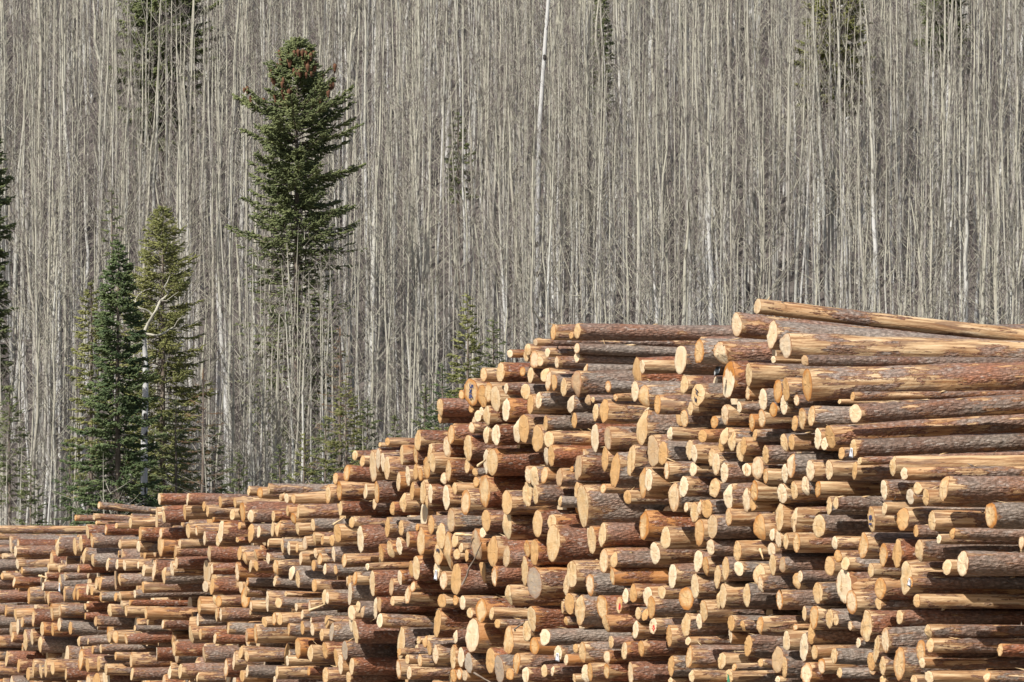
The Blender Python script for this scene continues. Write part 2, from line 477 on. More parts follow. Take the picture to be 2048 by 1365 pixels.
TR["D"] = [(315,130,180,50,'r'),(275,130,150,40,'p'),(530,220,210,65,'r'),(745,155,200,55,'m'),(826,250,285,75,'g'),(955,165,235,70,'p'),(1130,90,260,100,'m'),(1210,110,190,75,'g'),
(1425,80,170,60,'g'),(1460,110,160,50,'p'),(1600,140,150,60,'p'),(1635,195,190,65,'g'),(1700,265,170,65,'g'),(1830,95,170,65,'g'),(1965,225,190,90,'g'),(2030,120,150,50,'g'),
(2030,290,120,40,'p'),(1240,245,150,45,'g'),(1450,235,120,60,'g'),(1880,240,120,70,'p'),(1050,345,240,70,'p'),(1095,320,190,55,'p'),(1375,375,175,70,'m'),(1295,460,245,85,'g'),
(1620,385,170,80,'g'),(1730,455,205,80,'m'),(1875,485,190,60,'p'),(1940,410,170,60,'m'),(1395,540,85,40,'g'),(1460,580,170,70,'g'),(1500,540,120,40,'g'),(1560,550,160,85,'g'),
(180,300,180,70,'g'),(130,280,150,50,'p'),(260,285,130,60,'p'),(125,430,205,75,'g'),(190,440,165,40,'m'),(380,300,155,55,'m'),(480,235,50,35,'g'),(520,400,130,40,'p'),
(385,495,90,30,'g'),(565,525,320,95,'g',1,'F'),(925,460,115,60,'p'),(730,390,80,60,'o'),(1057,690,240,80,'r'),(1230,785,190,80,'m'),(1500,740,230,80,'p'),(1605,695,210,80,'g',0,'w'),
(1735,620,150,50,'p'),(205,670,225,80,'r'),(320,660,130,70,'r'),(330,825,300,105,'r'),(640,800,235,65,'r'),(725,760,200,60,'r'),(180,900,215,65,'r'),(120,870,150,50,'o'),
(105,1050,245,55,'r'),(180,1145,265,120,'o',0,'G'),(480,1075,225,85,'p'),(435,1155,190,50,'p'),(625,1160,175,65,'g'),(805,1090,150,40,'a',-.8),(1145,910,185,80,'p'),(735,970,200,80,'p'),
(815,960,130,60,'g'),(1285,1090,205,65,'m'),(1490,970,180,75,'g'),(1465,1170,205,65,'g'),(1550,1010,165,55,'p'),(1590,860,140,60,'g'),(1645,1095,190,55,'g'),(1710,1030,185,60,'g'),
(1805,890,165,70,'p'),(1815,1030,120,80,'g'),(1880,1245,190,60,'g'),(1690,1250,200,60,'p'),(1655,1280,150,40,'p'),(1700,1270,160,50,'p'),(1395,1270,190,110,'g'),(1090,1260,170,80,'p'),
(1200,1220,110,60,'p'),(970,1230,150,55,'o'),(910,1250,130,50,'g'),(1980,700,220,100,'p'),(1980,1080,170,100,'p'),(1990,1150,150,50,'g'),(1930,520,120,50,'p')]
TR["E"] = [(160,550,215,65,'r'),(460,430,170,80,'g'),(545,480,250,85,'g'),(725,460,200,90,'r'),(860,440,135,50,'r',0,'d'),(750,590,150,55,'o'),(1115,460,200,60,'g'),(1130,610,140,60,'p',0,'d'),
(1535,490,190,60,'p'),(1500,570,130,50,'g'),(1395,600,190,75,'g'),(990,640,160,45,'m'),(1258,690,190,45,'m'),(1410,730,70,40,'p'),(1418,860,200,50,'g'),(1010,510,110,45,'g'),
(1065,520,100,50,'g'),(430,570,70,25,'g'),(180,770,140,75,'o'),(120,650,170,70,'g'),(265,700,140,80,'g'),(370,830,130,60,'g',0,'t'),(435,880,100,35,'o'),(565,820,180,60,'p'),
(510,790,70,60,'p'),(900,810,150,50,'r'),(795,740,110,40,'g'),(1035,790,130,45,'r'),(1275,930,170,50,'g'),(1755,590,130,60,'g'),(1748,690,130,30,'o'),(1845,610,90,40,'g'),
(1985,605,150,60,'p'),(1890,770,170,65,'g'),(1680,890,150,60,'m'),(1440,1010,100,50,'p'),(35,910,170,50,'g'),(110,1000,130,60,'r'),(260,970,110,55,'r'),(325,970,85,25,'r'),
(625,980,150,40,'o'),(757,970,120,45,'r'),(950,985,190,40,'r'),(500,1030,80,25,'p'),(760,860,110,55,'r'),(590,990,150,70,'g'),(1780,940,60,50,'m'),(1740,1010,110,60,'p',0,'l'),
(1990,905,70,90,'p'),(1270,1045,60,40,'p')]
TR["F"] = [(370,540,190,70,'p'),(495,550,170,60,'g'),(545,560,100,40,'g'),(790,610,255,90,'r'),(940,725,200,65,'g'),(1055,540,120,55,'m',.2),(1280,650,110,50,'m',.3),(1300,765,115,60,'m',.3),
(1225,810,180,75,'g'),(1860,800,105,45,'r'),(1235,905,90,50,'m',.3),(1055,910,280,90,'g'),(1290,1020,110,70,'w'),(870,795,210,50,'g'),(825,895,150,60,'p'),(920,930,160,50,'g'),
(150,730,170,60,'p'),(350,660,190,60,'g'),(290,780,230,65,'g'),(80,880,230,100,'g'),(135,940,160,45,'g'),(375,820,120,50,'m'),(530,850,130,50,'g'),(660,610,80,35,'g'),(725,745,90,35,'g'),
(430,930,130,60,'m'),(575,985,90,40,'g'),(310,990,170,90,'r'),(920,1040,80,100,'p'),(1170,1040,80,80,'p'),(220,620,60,40,'p'),(1750,1020,90,70,'p'),(80,1040,60,50,'p')]
TR["G"] = [(1680,30,70,40,'r'),(1470,200,120,55,'p'),(1605,180,160,65,'r'),(1770,170,100,30,'r'),(1370,340,230,110,'o',0,'x'),(1295,360,80,50,'p'),(1460,370,195,75,'p'),(1510,340,160,60,'p'),
(1565,390,210,80,'p'),(1650,310,100,35,'r'),(1805,325,140,85,'r'),(1650,480,190,65,'r'),(1495,530,165,55,'r'),(1425,530,100,70,'p'),(1455,490,70,40,'p'),(1120,460,150,50,'r'),
(1120,540,100,30,'r'),(1370,470,70,40,'p'),(1210,680,165,60,'r'),(1375,625,90,55,'m'),(1490,675,160,50,'p'),(1570,680,160,70,'r'),(945,725,160,55,'r',.3,'c'),(700,735,70,40,'m'),
(640,760,40,30,'p'),(627,870,170,35,'r'),(585,935,265,55,'p'),(665,900,160,35,'p'),(697,945,190,50,'p'),(815,840,170,30,'r'),(925,840,160,35,'r'),(1040,820,150,35,'r'),(1175,775,180,60,'r'),
(1345,785,210,70,'r'),(1060,900,170,50,'p'),(1015,945,185,50,'p'),(1190,965,190,45,'o'),(1340,930,120,45,'r'),(1540,900,230,85,'r'),(1490,890,200,40,'p'),(440,845,80,50,'r'),(500,890,90,40,'p'),
(375,985,140,50,'r'),(285,1030,100,40,'r'),(225,1155,160,45,'p'),(315,1130,160,40,'p',-.8),(526,1135,125,30,'p'),(615,1140,180,40,'r'),(790,1055,150,35,'r'),(865,1010,170,40,'r'),
(825,1220,160,55,'g'),(900,1130,150,35,'r'),(985,1140,210,50,'p'),(1045,1150,150,40,'r'),(1014,1220,110,25,'r'),(1170,1180,190,60,'p'),(1240,1110,100,40,'p'),(1325,1220,210,75,'r'),
(1480,1130,270,85,'r'),(1655,1220,200,80,'m'),(325,1270,115,30,'r'),(740,1270,110,40,'r'),(1150,1030,100,50,'p'),(925,980,130,40,'p'),(1400,980,70,60,'g'),(1410,1060,90,50,'p'),(965,1000,110,35,'p')]
TR["I"] = [(1210,70,190,65,'g'),(1490,70,180,70,'r'),(1655,100,250,75,'r'),(700,125,165,40,'g'),(810,130,150,40,'g'),(1050,105,160,50,'g'),(485,220,230,55,'r'),(720,300,150,45,'r'),
(795,275,150,50,'r'),(865,220,130,30,'r'),(970,240,220,65,'r'),(940,125,60,30,'r'),(650,330,150,35,'o'),(1130,190,200,75,'g'),(1110,330,210,80,'o',0,'3'),(1180,310,320,65,'r'),
(1240,225,130,55,'g'),(1410,265,260,75,'o'),(1465,165,90,50,'g'),(1290,290,85,35,'g'),(1255,340,90,50,'p'),(1335,350,100,35,'r'),(1545,320,250,90,'r'),(1655,360,180,55,'r'),
(1555,515,165,50,'r'),(930,450,200,65,'r'),(890,460,140,35,'p'),(1095,470,160,50,'o',0,'t'),(1150,550,155,60,'p'),(1250,540,255,85,'r'),(580,570,205,45,'r'),(732,600,150,40,'r'),
(800,525,125,35,'r'),(905,600,90,45,'o'),(862,665,150,50,'o'),(740,715,80,35,'p'),(635,745,135,35,'r'),(605,770,180,30,'r'),(640,870,120,50,'p'),(445,960,190,50,'r',-1.5),
(400,655,190,30,'g'),(195,680,130,35,'g',2),(220,690,100,30,'m',3),(1135,715,120,60,'p'),(1245,710,90,45,'o'),(1300,725,115,50,'p'),(1450,790,205,85,'o'),(1665,665,170,50,'m'),
(1535,815,105,35,'p'),(1100,890,235,55,'r'),(1380,990,280,110,'r'),(1360,810,90,45,'r'),(1670,1030,220,85,'o'),(1245,1000,115,35,'r'),(1580,895,80,50,'p'),(1225,1165,180,50,'r'),
(1290,1165,165,50,'r'),(1525,1190,215,75,'r'),(1595,1260,240,80,'g',0,'G'),(1350,1210,180,60,'g',0,'G'),(1730,1190,170,55,'g'),(1680,1300,100,60,'g'),(1810,1300,130,60,'p'),
(1955,1270,120,55,'g'),(1230,1310,110,50,'p'),(1275,1300,100,40,'p'),(1320,1310,90,40,'p'),(1035,1090,120,35,'g'),(1000,1040,100,40,'p'),(950,1030,70,30,'p'),(1085,1140,160,50,'g'),
(795,1120,60,30,'g'),(860,1180,80,35,'m'),(960,1190,110,40,'p'),(875,1290,115,40,'m'),(790,1260,170,40,'p'),(200,1110,150,40,'o'),(85,1130,150,45,'p'),(360,1110,165,45,'g',0,'G'),
(290,1165,140,35,'p'),(325,1220,170,40,'p'),(415,1235,140,40,'r'),(205,1310,140,50,'p'),(390,1330,100,40,'r'),(255,960,160,35,'g',0,'G'),(415,810,130,60,'p'),(410,900,130,30,'p'),
(215,880,110,35,'p'),(175,985,100,35,'p'),(100,940,110,35,'g'),(20,930,110,30,'g'),(465,760,110,35,'g'),(500,800,100,30,'g'),(105,105,100,35,'g',-1),(300,170,150,60,'p'),(255,230,90,40,'p'),
(415,85,90,45,'m'),(125,330,85,35,'g'),(270,340,120,30,'g'),(110,430,95,35,'g'),(200,460,100,30,'g'),(285,465,85,30,'g'),(395,555,105,30,'g'),(440,535,110,40,'m'),(540,440,60,30,'p'),
(115,590,100,40,'m'),(40,250,110,40,'m'),(160,380,100,40,'m'),(355,390,110,40,'m')]
TR["H"] = [(1075,130,80,20,'r'),(1265,130,80,15,'r'),(1245,220,105,20,'w'),(1375,180,70,20,'p'),(1400,210,80,20,'m'),(1485,150,85,20,'p'),(1585,155,75,20,'w'),(1635,215,140,35,'r'),
(1567,235,75,35,'p'),(1690,245,90,40,'m'),(1100,200,50,20,'r'),(1105,250,85,20,'r'),(668,172,50,20,'m',5.5),(635,250,50,20,'o',2.5),(510,257,42,15,'m',1),(880,290,75,20,'w',-.5),
(650,290,30,20,'m'),(590,350,100,20,'r'),(715,335,75,20,'o'),(785,310,40,20,'p'),(945,365,90,20,'r'),(1085,360,85,25,'r'),(1270,345,110,30,'p'),(1325,345,70,20,'p'),(1380,395,100,20,'r'),
(1490,350,160,35,'r'),(1690,360,130,40,'g'),(1470,405,90,30,'p'),(1615,310,50,20,'r'),(1600,405,40,20,'r'),(620,410,100,20,'g'),(810,435,65,25,'p'),(935,450,80,30,'p',-1),(385,455,130,25,'m'),
(105,485,80,20,'p',-.6),(505,450,130,25,'p'),(545,430,120,25,'r'),(-150,335,55,20,'m',.2),(-100,385,45,15,'p',.2),(-180,430,55,15,'g',.2),(-120,475,50,15,'m',.2),(20,515,40,20,'p'),
(565,510,110,25,'g'),(625,545,90,20,'g'),(725,570,90,20,'g'),(-40,575,80,20,'g'),(118,570,70,20,'p',-.6),(148,615,55,15,'m',-1),(325,590,60,15,'p'),(400,600,55,15,'m'),(15,650,50,20,'m'),
(95,690,70,20,'o'),(310,650,50,15,'r'),(405,700,120,20,'g',0,'t'),(437,655,50,15,'m'),(530,600,60,15,'r'),(790,570,70,20,'m'),(840,575,80,20,'m'),(970,610,90,25,'p'),(1040,610,150,25,'r'),
(1105,645,120,25,'g'),(1120,690,150,25,'r'),(1160,600,100,25,'p'),(1190,560,85,20,'r'),(1185,480,80,20,'r'),(1215,435,60,15,'m'),(1410,500,110,25,'r'),(1430,600,80,20,'r'),(1430,720,115,30,'r',.5),
(1600,620,120,30,'o'),(1616,495,100,30,'m'),(1650,530,90,30,'p'),(1690,580,90,20,'p'),(675,700,100,15,'g'),(805,675,85,20,'g'),(965,725,70,20,'p'),(650,700,90,20,'p'),(195,780,120,20,'m'),
(-20,790,90,20,'r'),(325,805,100,20,'r'),(435,770,100,15,'g'),(500,760,110,20,'r'),(525,775,80,20,'r'),(290,720,60,15,'g'),(590,740,80,20,'p'),(620,750,60,20,'p'),(680,790,65,15,'g'),
(780,790,60,20,'m'),(810,785,65,15,'p'),(910,770,60,15,'g'),(40,885,80,15,'g'),(575,855,50,15,'r'),(575,920,50,10,'r'),(740,880,90,30,'p'),(820,845,60,20,'p'),(850,885,70,20,'p'),
(985,900,85,20,'p'),(875,830,40,15,'r',.3),(645,955,70,20,'m',1),(350,895,120,20,'m'),(405,880,90,20,'m'),(225,930,120,20,'r'),(105,910,80,20,'p'),(150,960,80,20,'m'),(285,1005,105,25,'r'),
(400,975,100,25,'g'),(475,1000,90,25,'g',2.5),(75,1010,100,20,'p'),(120,990,110,20,'g'),(85,1060,70,20,'r'),(170,1080,140,25,'g'),(215,1060,110,20,'r'),(355,1010,90,20,'r'),(270,1110,110,25,'g',1),
(530,1090,70,20,'g'),(595,1090,40,10,'g'),(735,1060,90,25,'p'),(780,1060,90,40,'p'),(850,1075,75,20,'r',-3),(1100,975,60,20,'o',1),(1175,1140,100,25,'o'),(910,1000,40,15,'g'),(885,1220,110,20,'m',-1.5),
(680,1140,60,15,'g'),(625,1145,60,15,'g'),(545,1210,150,35,'r'),(590,1250,100,25,'m'),(45,1205,110,20,'r'),(125,1255,90,20,'r'),(190,1310,90,25,'p'),(225,1270,120,15,'p'),(275,1290,100,20,'g'),
(310,1270,130,20,'p'),(355,1270,90,30,'m'),(445,1310,85,15,'r'),(780,1190,60,15,'p'),(715,1280,80,20,'m'),(665,1240,120,20,'p'),(890,1310,90,20,'m'),(1215,1290,110,25,'p'),(1330,1330,70,15,'m'),
(1145,1300,90,20,'p'),(1375,1180,110,15,'g'),(1285,1040,130,20,'p'),(1350,1040,80,20,'r'),(1335,945,90,15,'g'),(1460,910,90,15,'p'),(1490,910,90,15,'m'),(1345,870,70,20,'p'),(1450,1070,75,20,'r'),
(1540,1000,80,15,'g'),(1525,1270,130,30,'r'),(1625,1165,100,30,'p'),(1665,1190,80,30,'p'),(1385,720,80,40,'p'),(1450,810,60,30,'r'),(1475,820,80,40,'o'),(-30,960,90,20,'g'),(-25,1090,90,20,'m'),
(-40,880,80,20,'m'),(-30,1180,90,20,'g'),(-50,690,80,20,'r'),(-30,1290,90,20,'m')]
TR["J"] = [(330,75,70,20,'p'),(405,90,80,40,'m'),(465,60,70,15,'g',.8),(545,120,50,20,'p'),(585,125,70,30,'p'),(630,130,65,30,'w',-.5),(495,245,80,25,'r'),(590,210,80,20,'o'),(630,265,90,35,'p'),
(661,215,100,20,'p',-1),(397,350,90,25,'g'),(490,330,110,25,'p'),(520,330,110,30,'m'),(658,330,90,25,'p'),(460,425,60,15,'o'),(555,450,100,20,'g'),(600,460,100,20,'p'),(655,460,70,20,'p'),
(770,400,90,20,'m'),(825,410,70,20,'m'),(460,530,80,25,'g'),(375,510,80,20,'o'),(510,590,110,40,'m'),(680,530,100,25,'p'),(345,580,90,20,'p'),(380,580,70,30,'r'),(320,690,60,15,'g'),(505,685,75,20,'g'),
(615,630,110,30,'g'),(660,670,120,30,'g'),(310,745,100,15,'m'),(455,820,150,20,'m'),(530,830,80,45,'g',-1.5),(580,770,40,15,'p'),(345,850,80,20,'p'),(375,1040,130,25,'w'),(435,960,70,40,'p'),
(500,940,90,30,'p'),(540,940,90,40,'p'),(600,1010,90,15,'g'),(315,1050,90,20,'o'),(310,1185,110,25,'w',.4),(270,1150,100,20,'g'),(590,1220,75,20,'p'),(660,1135,150,40,'o'),(520,1300,90,20,'p'),
(320,1290,90,15,'g'),(735,1290,60,20,'r'),(230,1220,130,20,'m'),(285,1325,90,30,'p'),(690,910,70,20,'g'),(650,860,60,20,'p'),(740,850,80,20,'g'),(750,950,50,10,'r'),(340,890,50,10,'g')]
# hand written labels for the logs one would name first: key -> (label, short name used to place its neighbours)
LAND = {
 ("A", 1965, 214): ("almost bark-free pale log lying slanted on the very top of the pile", "the slanted top log"),
 ("A", 1800, 360): ("thick brown log with large cut end just under the slanted top log", "the thick second-highest log"),
 ("A", 525, 410): ("long grey log lying level along the upper skyline of the pile", "the level skyline log"),
 ("A", 1735, 800): ("log whose tall cut end has its shadowed upper half coloured dull orange", "the half-shadowed cut end"),
 ("A", 1490, 920): ("log with dark scribble on its torn orange end", "the dark-scribbled torn end"),
 ("A", 515, 835): ("long thick grey log with tall oval end lying across the upper pile", "the long upper grey log"),
 ("A", 1040, 1180): ("large log with the tallest pale oval end above the middle of the pile", "the tall pale oval end"),
 ("A", 1665, 590): ("stubby log with jagged butt and shaded blotchy bark near the top", "the jagged blotchy butt"),
 ("B", 145, 525): ("thick half-peeled log with round end, long pale flank reaching the right edge", "the long half-peeled upper log"),
 ("B", 295, 645): ("pinkish grey smooth-barked log squeezed beneath the long half-peeled upper log", "the pinkish grey log"),
 ("B", 315, 840): ("very thick long log with streaked brown flank rising to the right", "the thick streaked log"),
 ("B", 700, 1070): ("grey long log with bright rectangular bare patches on its flank", "the bare-patched grey log"),
 ("B", 500, 1260): ("long log with white peeled upper side rising to the right edge", "the white-sided long log"),
 ("B", 685, 1350): ("grey long log with white tag on the foot of its end", "the white-tagged long log"),
 ("C", 1405, 390): ("thick long grey-brown log with blunt end running to the right edge", "the thick right-hand log"),
 ("C", 1785, 605): ("light grey smooth log with round orange end by the right edge", "the light grey right-edge log"),
 ("C", 830, 635): ("shaded log end with the blue number 15 written sideways", "the end numbered 15"),
 ("C", 410, 690): ("dark-barked log with round orange end in a shaded hollow", "the round end by the hollow"),
 ("C", 1560, 990): ("purplish grey thick log with rust-red collar behind its end", "the red-collared purple log"),
 ("C", 1105, 1100): ("very big bare tan log end with a white tag overlapping it", "the biggest bare tan end"),
 ("C", 1142, 1140): ("thin grey log with white tag crossing the biggest bare tan end", "the thin white-tagged log"),
 ("C", 610, 1170): ("big knotted pale tan butt with lumpy outline", "the knotted tan butt"),
 ("C", 925, 920): ("narrow-faced log with glowing amber cut end beside a pointed pale end", "the amber narrow end"),
 ("C", 1035, 910): ("red-brown log with pale diamond-shaped pointed end", "the diamond-shaped end"),
 ("D", 565, 525): ("huge log with flared butt and very tall narrow end in mid pile", "the huge flared butt"),
 ("D", 330, 825): ("big red-brown log with long pointed yellow cut end", "the long pointed yellow end"),
 ("D", 180, 1145): ("thick log with weathered silver-grey tilted cut end", "the silver-grey cut end"),
 ("D", 805, 1090): ("stripped orange-amber log lying level beneath a dark hollow", "the stripped amber log"),
 ("D", 1605, 695): ("log with whitest cut end in the pile and dark grey bark", "the whitest cut end"),
 ("D", 826, 250): ("big grey-barked log with long narrow bright oval end", "the long narrow bright end"),
 ("D", 1057, 690): ("red-brown log with large bright oval end right of the huge flared butt", "the bright oval by the flared butt"),
 ("E", 160, 550): ("thick reddish log with narrow pale end low in the pile", "the low thick reddish log"),
 ("E", 860, 440): ("small oval log end with red paint mark on its right side", "the small red-marked end"),
 ("E", 1130, 610): ("pale log end with a round red paint spot at its foot", "the red-spotted pale end"),
 ("E", 370, 830): ("shaded round log end with bluish white tag low in the pile", "the bluish-tagged end"),
 ("E", 1740, 1010): ("log end with green paint mark at the bottom edge", "the green-marked end"),
 ("F", 790, 610): ("red-brown log with bright pointed oval end at lower right", "the lower right pointed oval"),
 ("F", 1055, 910): ("thick log with tall smooth oval end near the bottom right", "the tall bottom-right oval"),
 ("F", 80, 880): ("thick log with broad blunt tan end near the bottom edge", "the broad blunt bottom end"),
 ("F", 1290, 1020): ("white-peeled long log along the bottom edge at right", "the white bottom-edge log"),
 ("G", 1370, 340): ("rust-orange log end with blue lettering written downwards", "the blue-lettered end"),
 ("G", 945, 725): ("grey log with reddish peeled collar at a step of the pile top", "the red-collared step log"),
 ("G", 1120, 460): ("thick log poking out furthest left below the blue-lettered end", "the outpoking upper log"),
 ("G", 1540, 900): ("thick dark red log with smooth bright oval end in upper left slope", "the dark red oval log"),
 ("G", 1480, 1130): ("big red log with large oval end and broad shadow beneath", "the large red oval"),
 ("G", 585, 935): ("log with long narrow end hanging over the left slope of the pile", "the long hanging end"),
 ("G", 315, 1130): ("tan peeled log with fluted flank along the left shoulder of the pile", "the fluted tan log"),
 ("I", 1110, 330): ("oval log end with dark figure 3 written sideways", "the end marked 3"),
 ("I", 1180, 310): ("log with extremely tall narrow split end beside the end marked 3", "the tallest split end"),
 ("I", 1095, 470): ("orange log end with small white tag below the end marked 3", "the small white-tagged end"),
 ("I", 445, 960): ("long dark red log jutting far left over a deep shadow", "the jutting dark red log"),
 ("I", 1380, 990): ("big log with broad rough-sawn oval end low in the middle", "the broad rough-sawn oval"),
 ("I", 485, 220): ("dark red thick log with long narrow end standing out left of centre", "the dark red long narrow end"),
 ("I", 580, 570): ("scaly red-barked log with narrow end above the jutting dark red log", "the scaly red log"),
 ("I", 1595, 1260): ("weathered dull grey log end at the bottom of the pile", "the dull grey bottom end"),
 ("H", 1635, 215): ("thick red log with tall end on the left shoulder of the pile", "the left shoulder red log"),
 ("H", 668, 172): ("thin slanted log sticking out alone over the left skyline", "the lone slanted log"),
 ("H", 385, 455): ("shiny red-patched log with tall thin end near the far left", "the red-patched far-left log"),
 ("H", 405, 700): ("thin log end with white tag at far left", "the far-left tagged end"),
 ("H", 1040, 610): ("tall dark red log end in the lower left pile", "the lower-left dark red end"),
 ("H", 270, 1110): ("thick grey scaly log lying low at far left", "the low grey scaly log"),
 ("H", 1120, 690): ("dark log with tall pale end overlapping another at lower left", "the paired lower-left end"),
}

# ------------------------------------------------------------------ solve the pile
PSI = math.atan(.243)
CPS, SPS = math.cos(PSI), math.sin(PSI)
T0 = 3.4 * CPS + 32.0 * SPS          # the pile's front: where the log ends stand, measured along the logs
logs = []
for crop, rows in TR.items():
    ox, oy, k = CROPS[crop]
    for row in rows:
        cx, cy, h, w, b = row[:5]
        tilt = row[5] if len(row) > 5 else None
        fl = row[6] if len(row) > 6 else ''
        logs.append(dict(key=(crop, cx, cy), x=ox + cx / k, y=oy + cy / k, h=h / k, w=w / k, b=b, tilt=tilt, fl=fl))
keep = []
for l in logs:                        # the same log end met in two crops
    if any(abs(l['x'] - m['x']) < 6 and abs(l['y'] - m['y']) < .3 * m['h'] + 3 and .6 < l['h'] / m['h'] < 1.6 for m in keep): continue
    keep.append(l)
logs = keep
N = len(logs)
U = np.array([ray(l['x'], l['y']) for l in logs])
u, wv = U[:, 0], U[:, 1]
px = np.array([l['x'] for l in logs]); hh = np.array([l['h'] for l in logs])
Yn = T0 / (u * CPS + SPS)
Y = Yn.copy()
ds_dY = CPS - u * SPS
for it in range(500):
    s = Y * ds_dY
    z = ZC + wv * Y
    r = .5 * hh * Y / F
    i, j = np.nonzero(np.triu(np.abs(s[:, None] - s[None]) < .9, 1))
    dz = z[i] - z[j]
    need = (r[i] + r[j]) * .95
    ok = np.abs(dz) < need
    i, j, dz, need = i[ok], j[ok], dz[ok], need[ok]
    req = np.sqrt(need ** 2 - dz ** 2)
    sg = np.where(px[i] < px[j], 1.0, -1.0)        # farther left on the photo = deeper along the pile
    weak = np.abs(dz) > .8 * need
    cur = (s[i] - s[j])
    sg = np.where(weak & (np.abs(cur) > .02), np.sign(cur), sg)
    lack = np.maximum(0, req - sg * cur)
    mv = np.zeros(N)
    np.add.at(mv, i, sg * lack * .35); np.add.at(mv, j, -sg * lack * .35)
    Y += np.clip(mv, -.25, .25) / ds_dY
    if it < 420: Y += .01 * (Yn - Y)
print("pile solve: logs", N, "max shift m", round(float(np.abs(Y - Yn).max()), 2), "mean", round(float(np.abs(Y - Yn).mean()), 2), "lack", round(float(lack.max()), 3))
s_, z_, r_ = Y * ds_dY, ZC + wv * Y, .5 * hh * Y / F
for n_, l in enumerate(logs):
    l.update(P=at(l['x'], l['y'], Y[n_]), r=float(r_[n_]), s=float(s_[n_]), z=float(z_[n_]), Y=float(Y[n_]))

# packing logs that lie between and below them, their ends set back
OUT = [(-900, 1092), (150, 1065), (185, 1045), (315, 1010), (600, 990), (660, 965), (705, 925), (760, 900), (880, 850), (905, 800), (1000, 760), (1060, 715), (1100, 672),
       (1380, 672), (1465, 650), (1520, 620), (2048, 680), (3000, 700)]
ox_ = np.array([o[0] for o in OUT], float); oy_ = np.array([o[1] for o in OUT], float)
cs = np.concatenate([s_, np.zeros(9000)]); cz = np.concatenate([z_, np.zeros(9000)]); cr = np.concatenate([r_, np.zeros(9000)])
cn = N
cell = .6
grid = {}


def gput(k):
    grid.setdefault((int(cs[k] // cell), int(cz[k] // cell)), []).append(k)


for k in range(N): gput(k)
tpx, tyy, thh = px, np.array([l['y'] for l in logs]), hh
fillers = []
HOLLOW = [(1265, 1105, 75, 34), (1700, 1000, 95, 50), (810, 1235, 90, 38), (1560, 860, 50, 26), (330, 1190, 60, 24), (1120, 1275, 70, 24), (1330, 1320, 60, 26), (1130, 880, 40, 30), (520, 1180, 70, 25), (1430, 1300, 60, 30), (960, 1180, 60, 24), (700, 1030, 60, 18)]
S0, S1 = 26.0 * (CPS), 114.0
for rad, tries in ((.17, 5000), (.14, 9000), (.115, 16000), (.095, 22000), (.075, 30000), (.058, 26000)):
    for _ in range(tries):
        s0 = random.uniform(S0, S1); z0 = random.uniform(rad, 4.6)
        if rad < .09 and z0 < .9 + .012 * (S1 - s0): continue      # thin ones only where the photograph looks
        q = random.uniform(.92, 1.08) * rad
        a, b = int(s0 // cell), int(z0 // cell)
        ok = True
        for da in (-1, 0, 1):
            for db in (-1, 0, 1):
                for k in grid.get((a + da, b + db), ()):
                    if (cs[k] - s0) ** 2 + (cz[k] - z0) ** 2 < ((cr[k] + q) * .97) ** 2: ok = False; break
                if not ok: break
            if not ok: break
        if not ok: continue
        rec = min(1.6, .16 + random.expovariate(2.6))
        hx, hy = proj(-SPS * s0 + CPS * T0, CPS * s0 + SPS * T0, z0)
        for (ex_, ey_, ea, eb) in HOLLOW:
            if ((hx - ex_) / ea) ** 2 + ((hy - ey_) / eb) ** 2 < 1: rec += 1.5
        t = T0 + rec
        X0, Y0 = -SPS * s0 + CPS * t, CPS * s0 + SPS * t
        fx, fy = proj(X0, Y0, z0)
        if fy - q * F / Y0 < np.interp(fx, ox_, oy_) + 3: continue
        # never stand in front of a traced end
        d = (s_ > s0 - .02) & (s_ < s0 + 5) & (np.abs(tyy - fy) < .5 * (thh + 2 * q * F / Y0)) & (tpx > fx - 60) & (tpx < fx + 420)
        if d.any():
            mx = float((tpx[d] + 9).max())
            if mx > fx:
                t += (mx - fx) * Y0 / F / CPS
        # stay behind the next traced end to the right where there is one, so the long flanks stay in view
        qp = q * F / Y0
        nb_ = (s_ < s0) & (np.abs(tyy - fy) < .42 * thh + .35 * qp) & (tpx > fx)
        if random.random() < (.8 if fx < 1640 else 1.0):
            lim = float(tpx[nb_].min()) if nb_.any() else 2090.0
            ex = (lim + 4 - fx) * Y0 / F / CPS
            if ex < 1.3 or fx > 1500: t = max(t, T0 + rec + ex)
        if t - T0 > 3.4: continue
        fx2, fy2 = proj(-SPS * s0 + CPS * t, CPS * s0 + SPS * t, z0)
        if 1560 < fx2 < 2075 and q > .085 and fy2 < 1400: continue
        cs[cn], cz[cn], cr[cn] = s0, z0, q
        gput(cn); cn += 1
        fillers.append((s0, z0, q, t))
print("fillers", len(fillers))

# ------------------------------------------------------------------ log builder
BT = {'g': (.15, .16), 'r': (.88, .22), 'm': (.40, .50), 'p': (.40, .72), 'o': (.95, .60), 'w': (.15, .96), 'v': (.22, .06), 'a': (1.0, .97)}


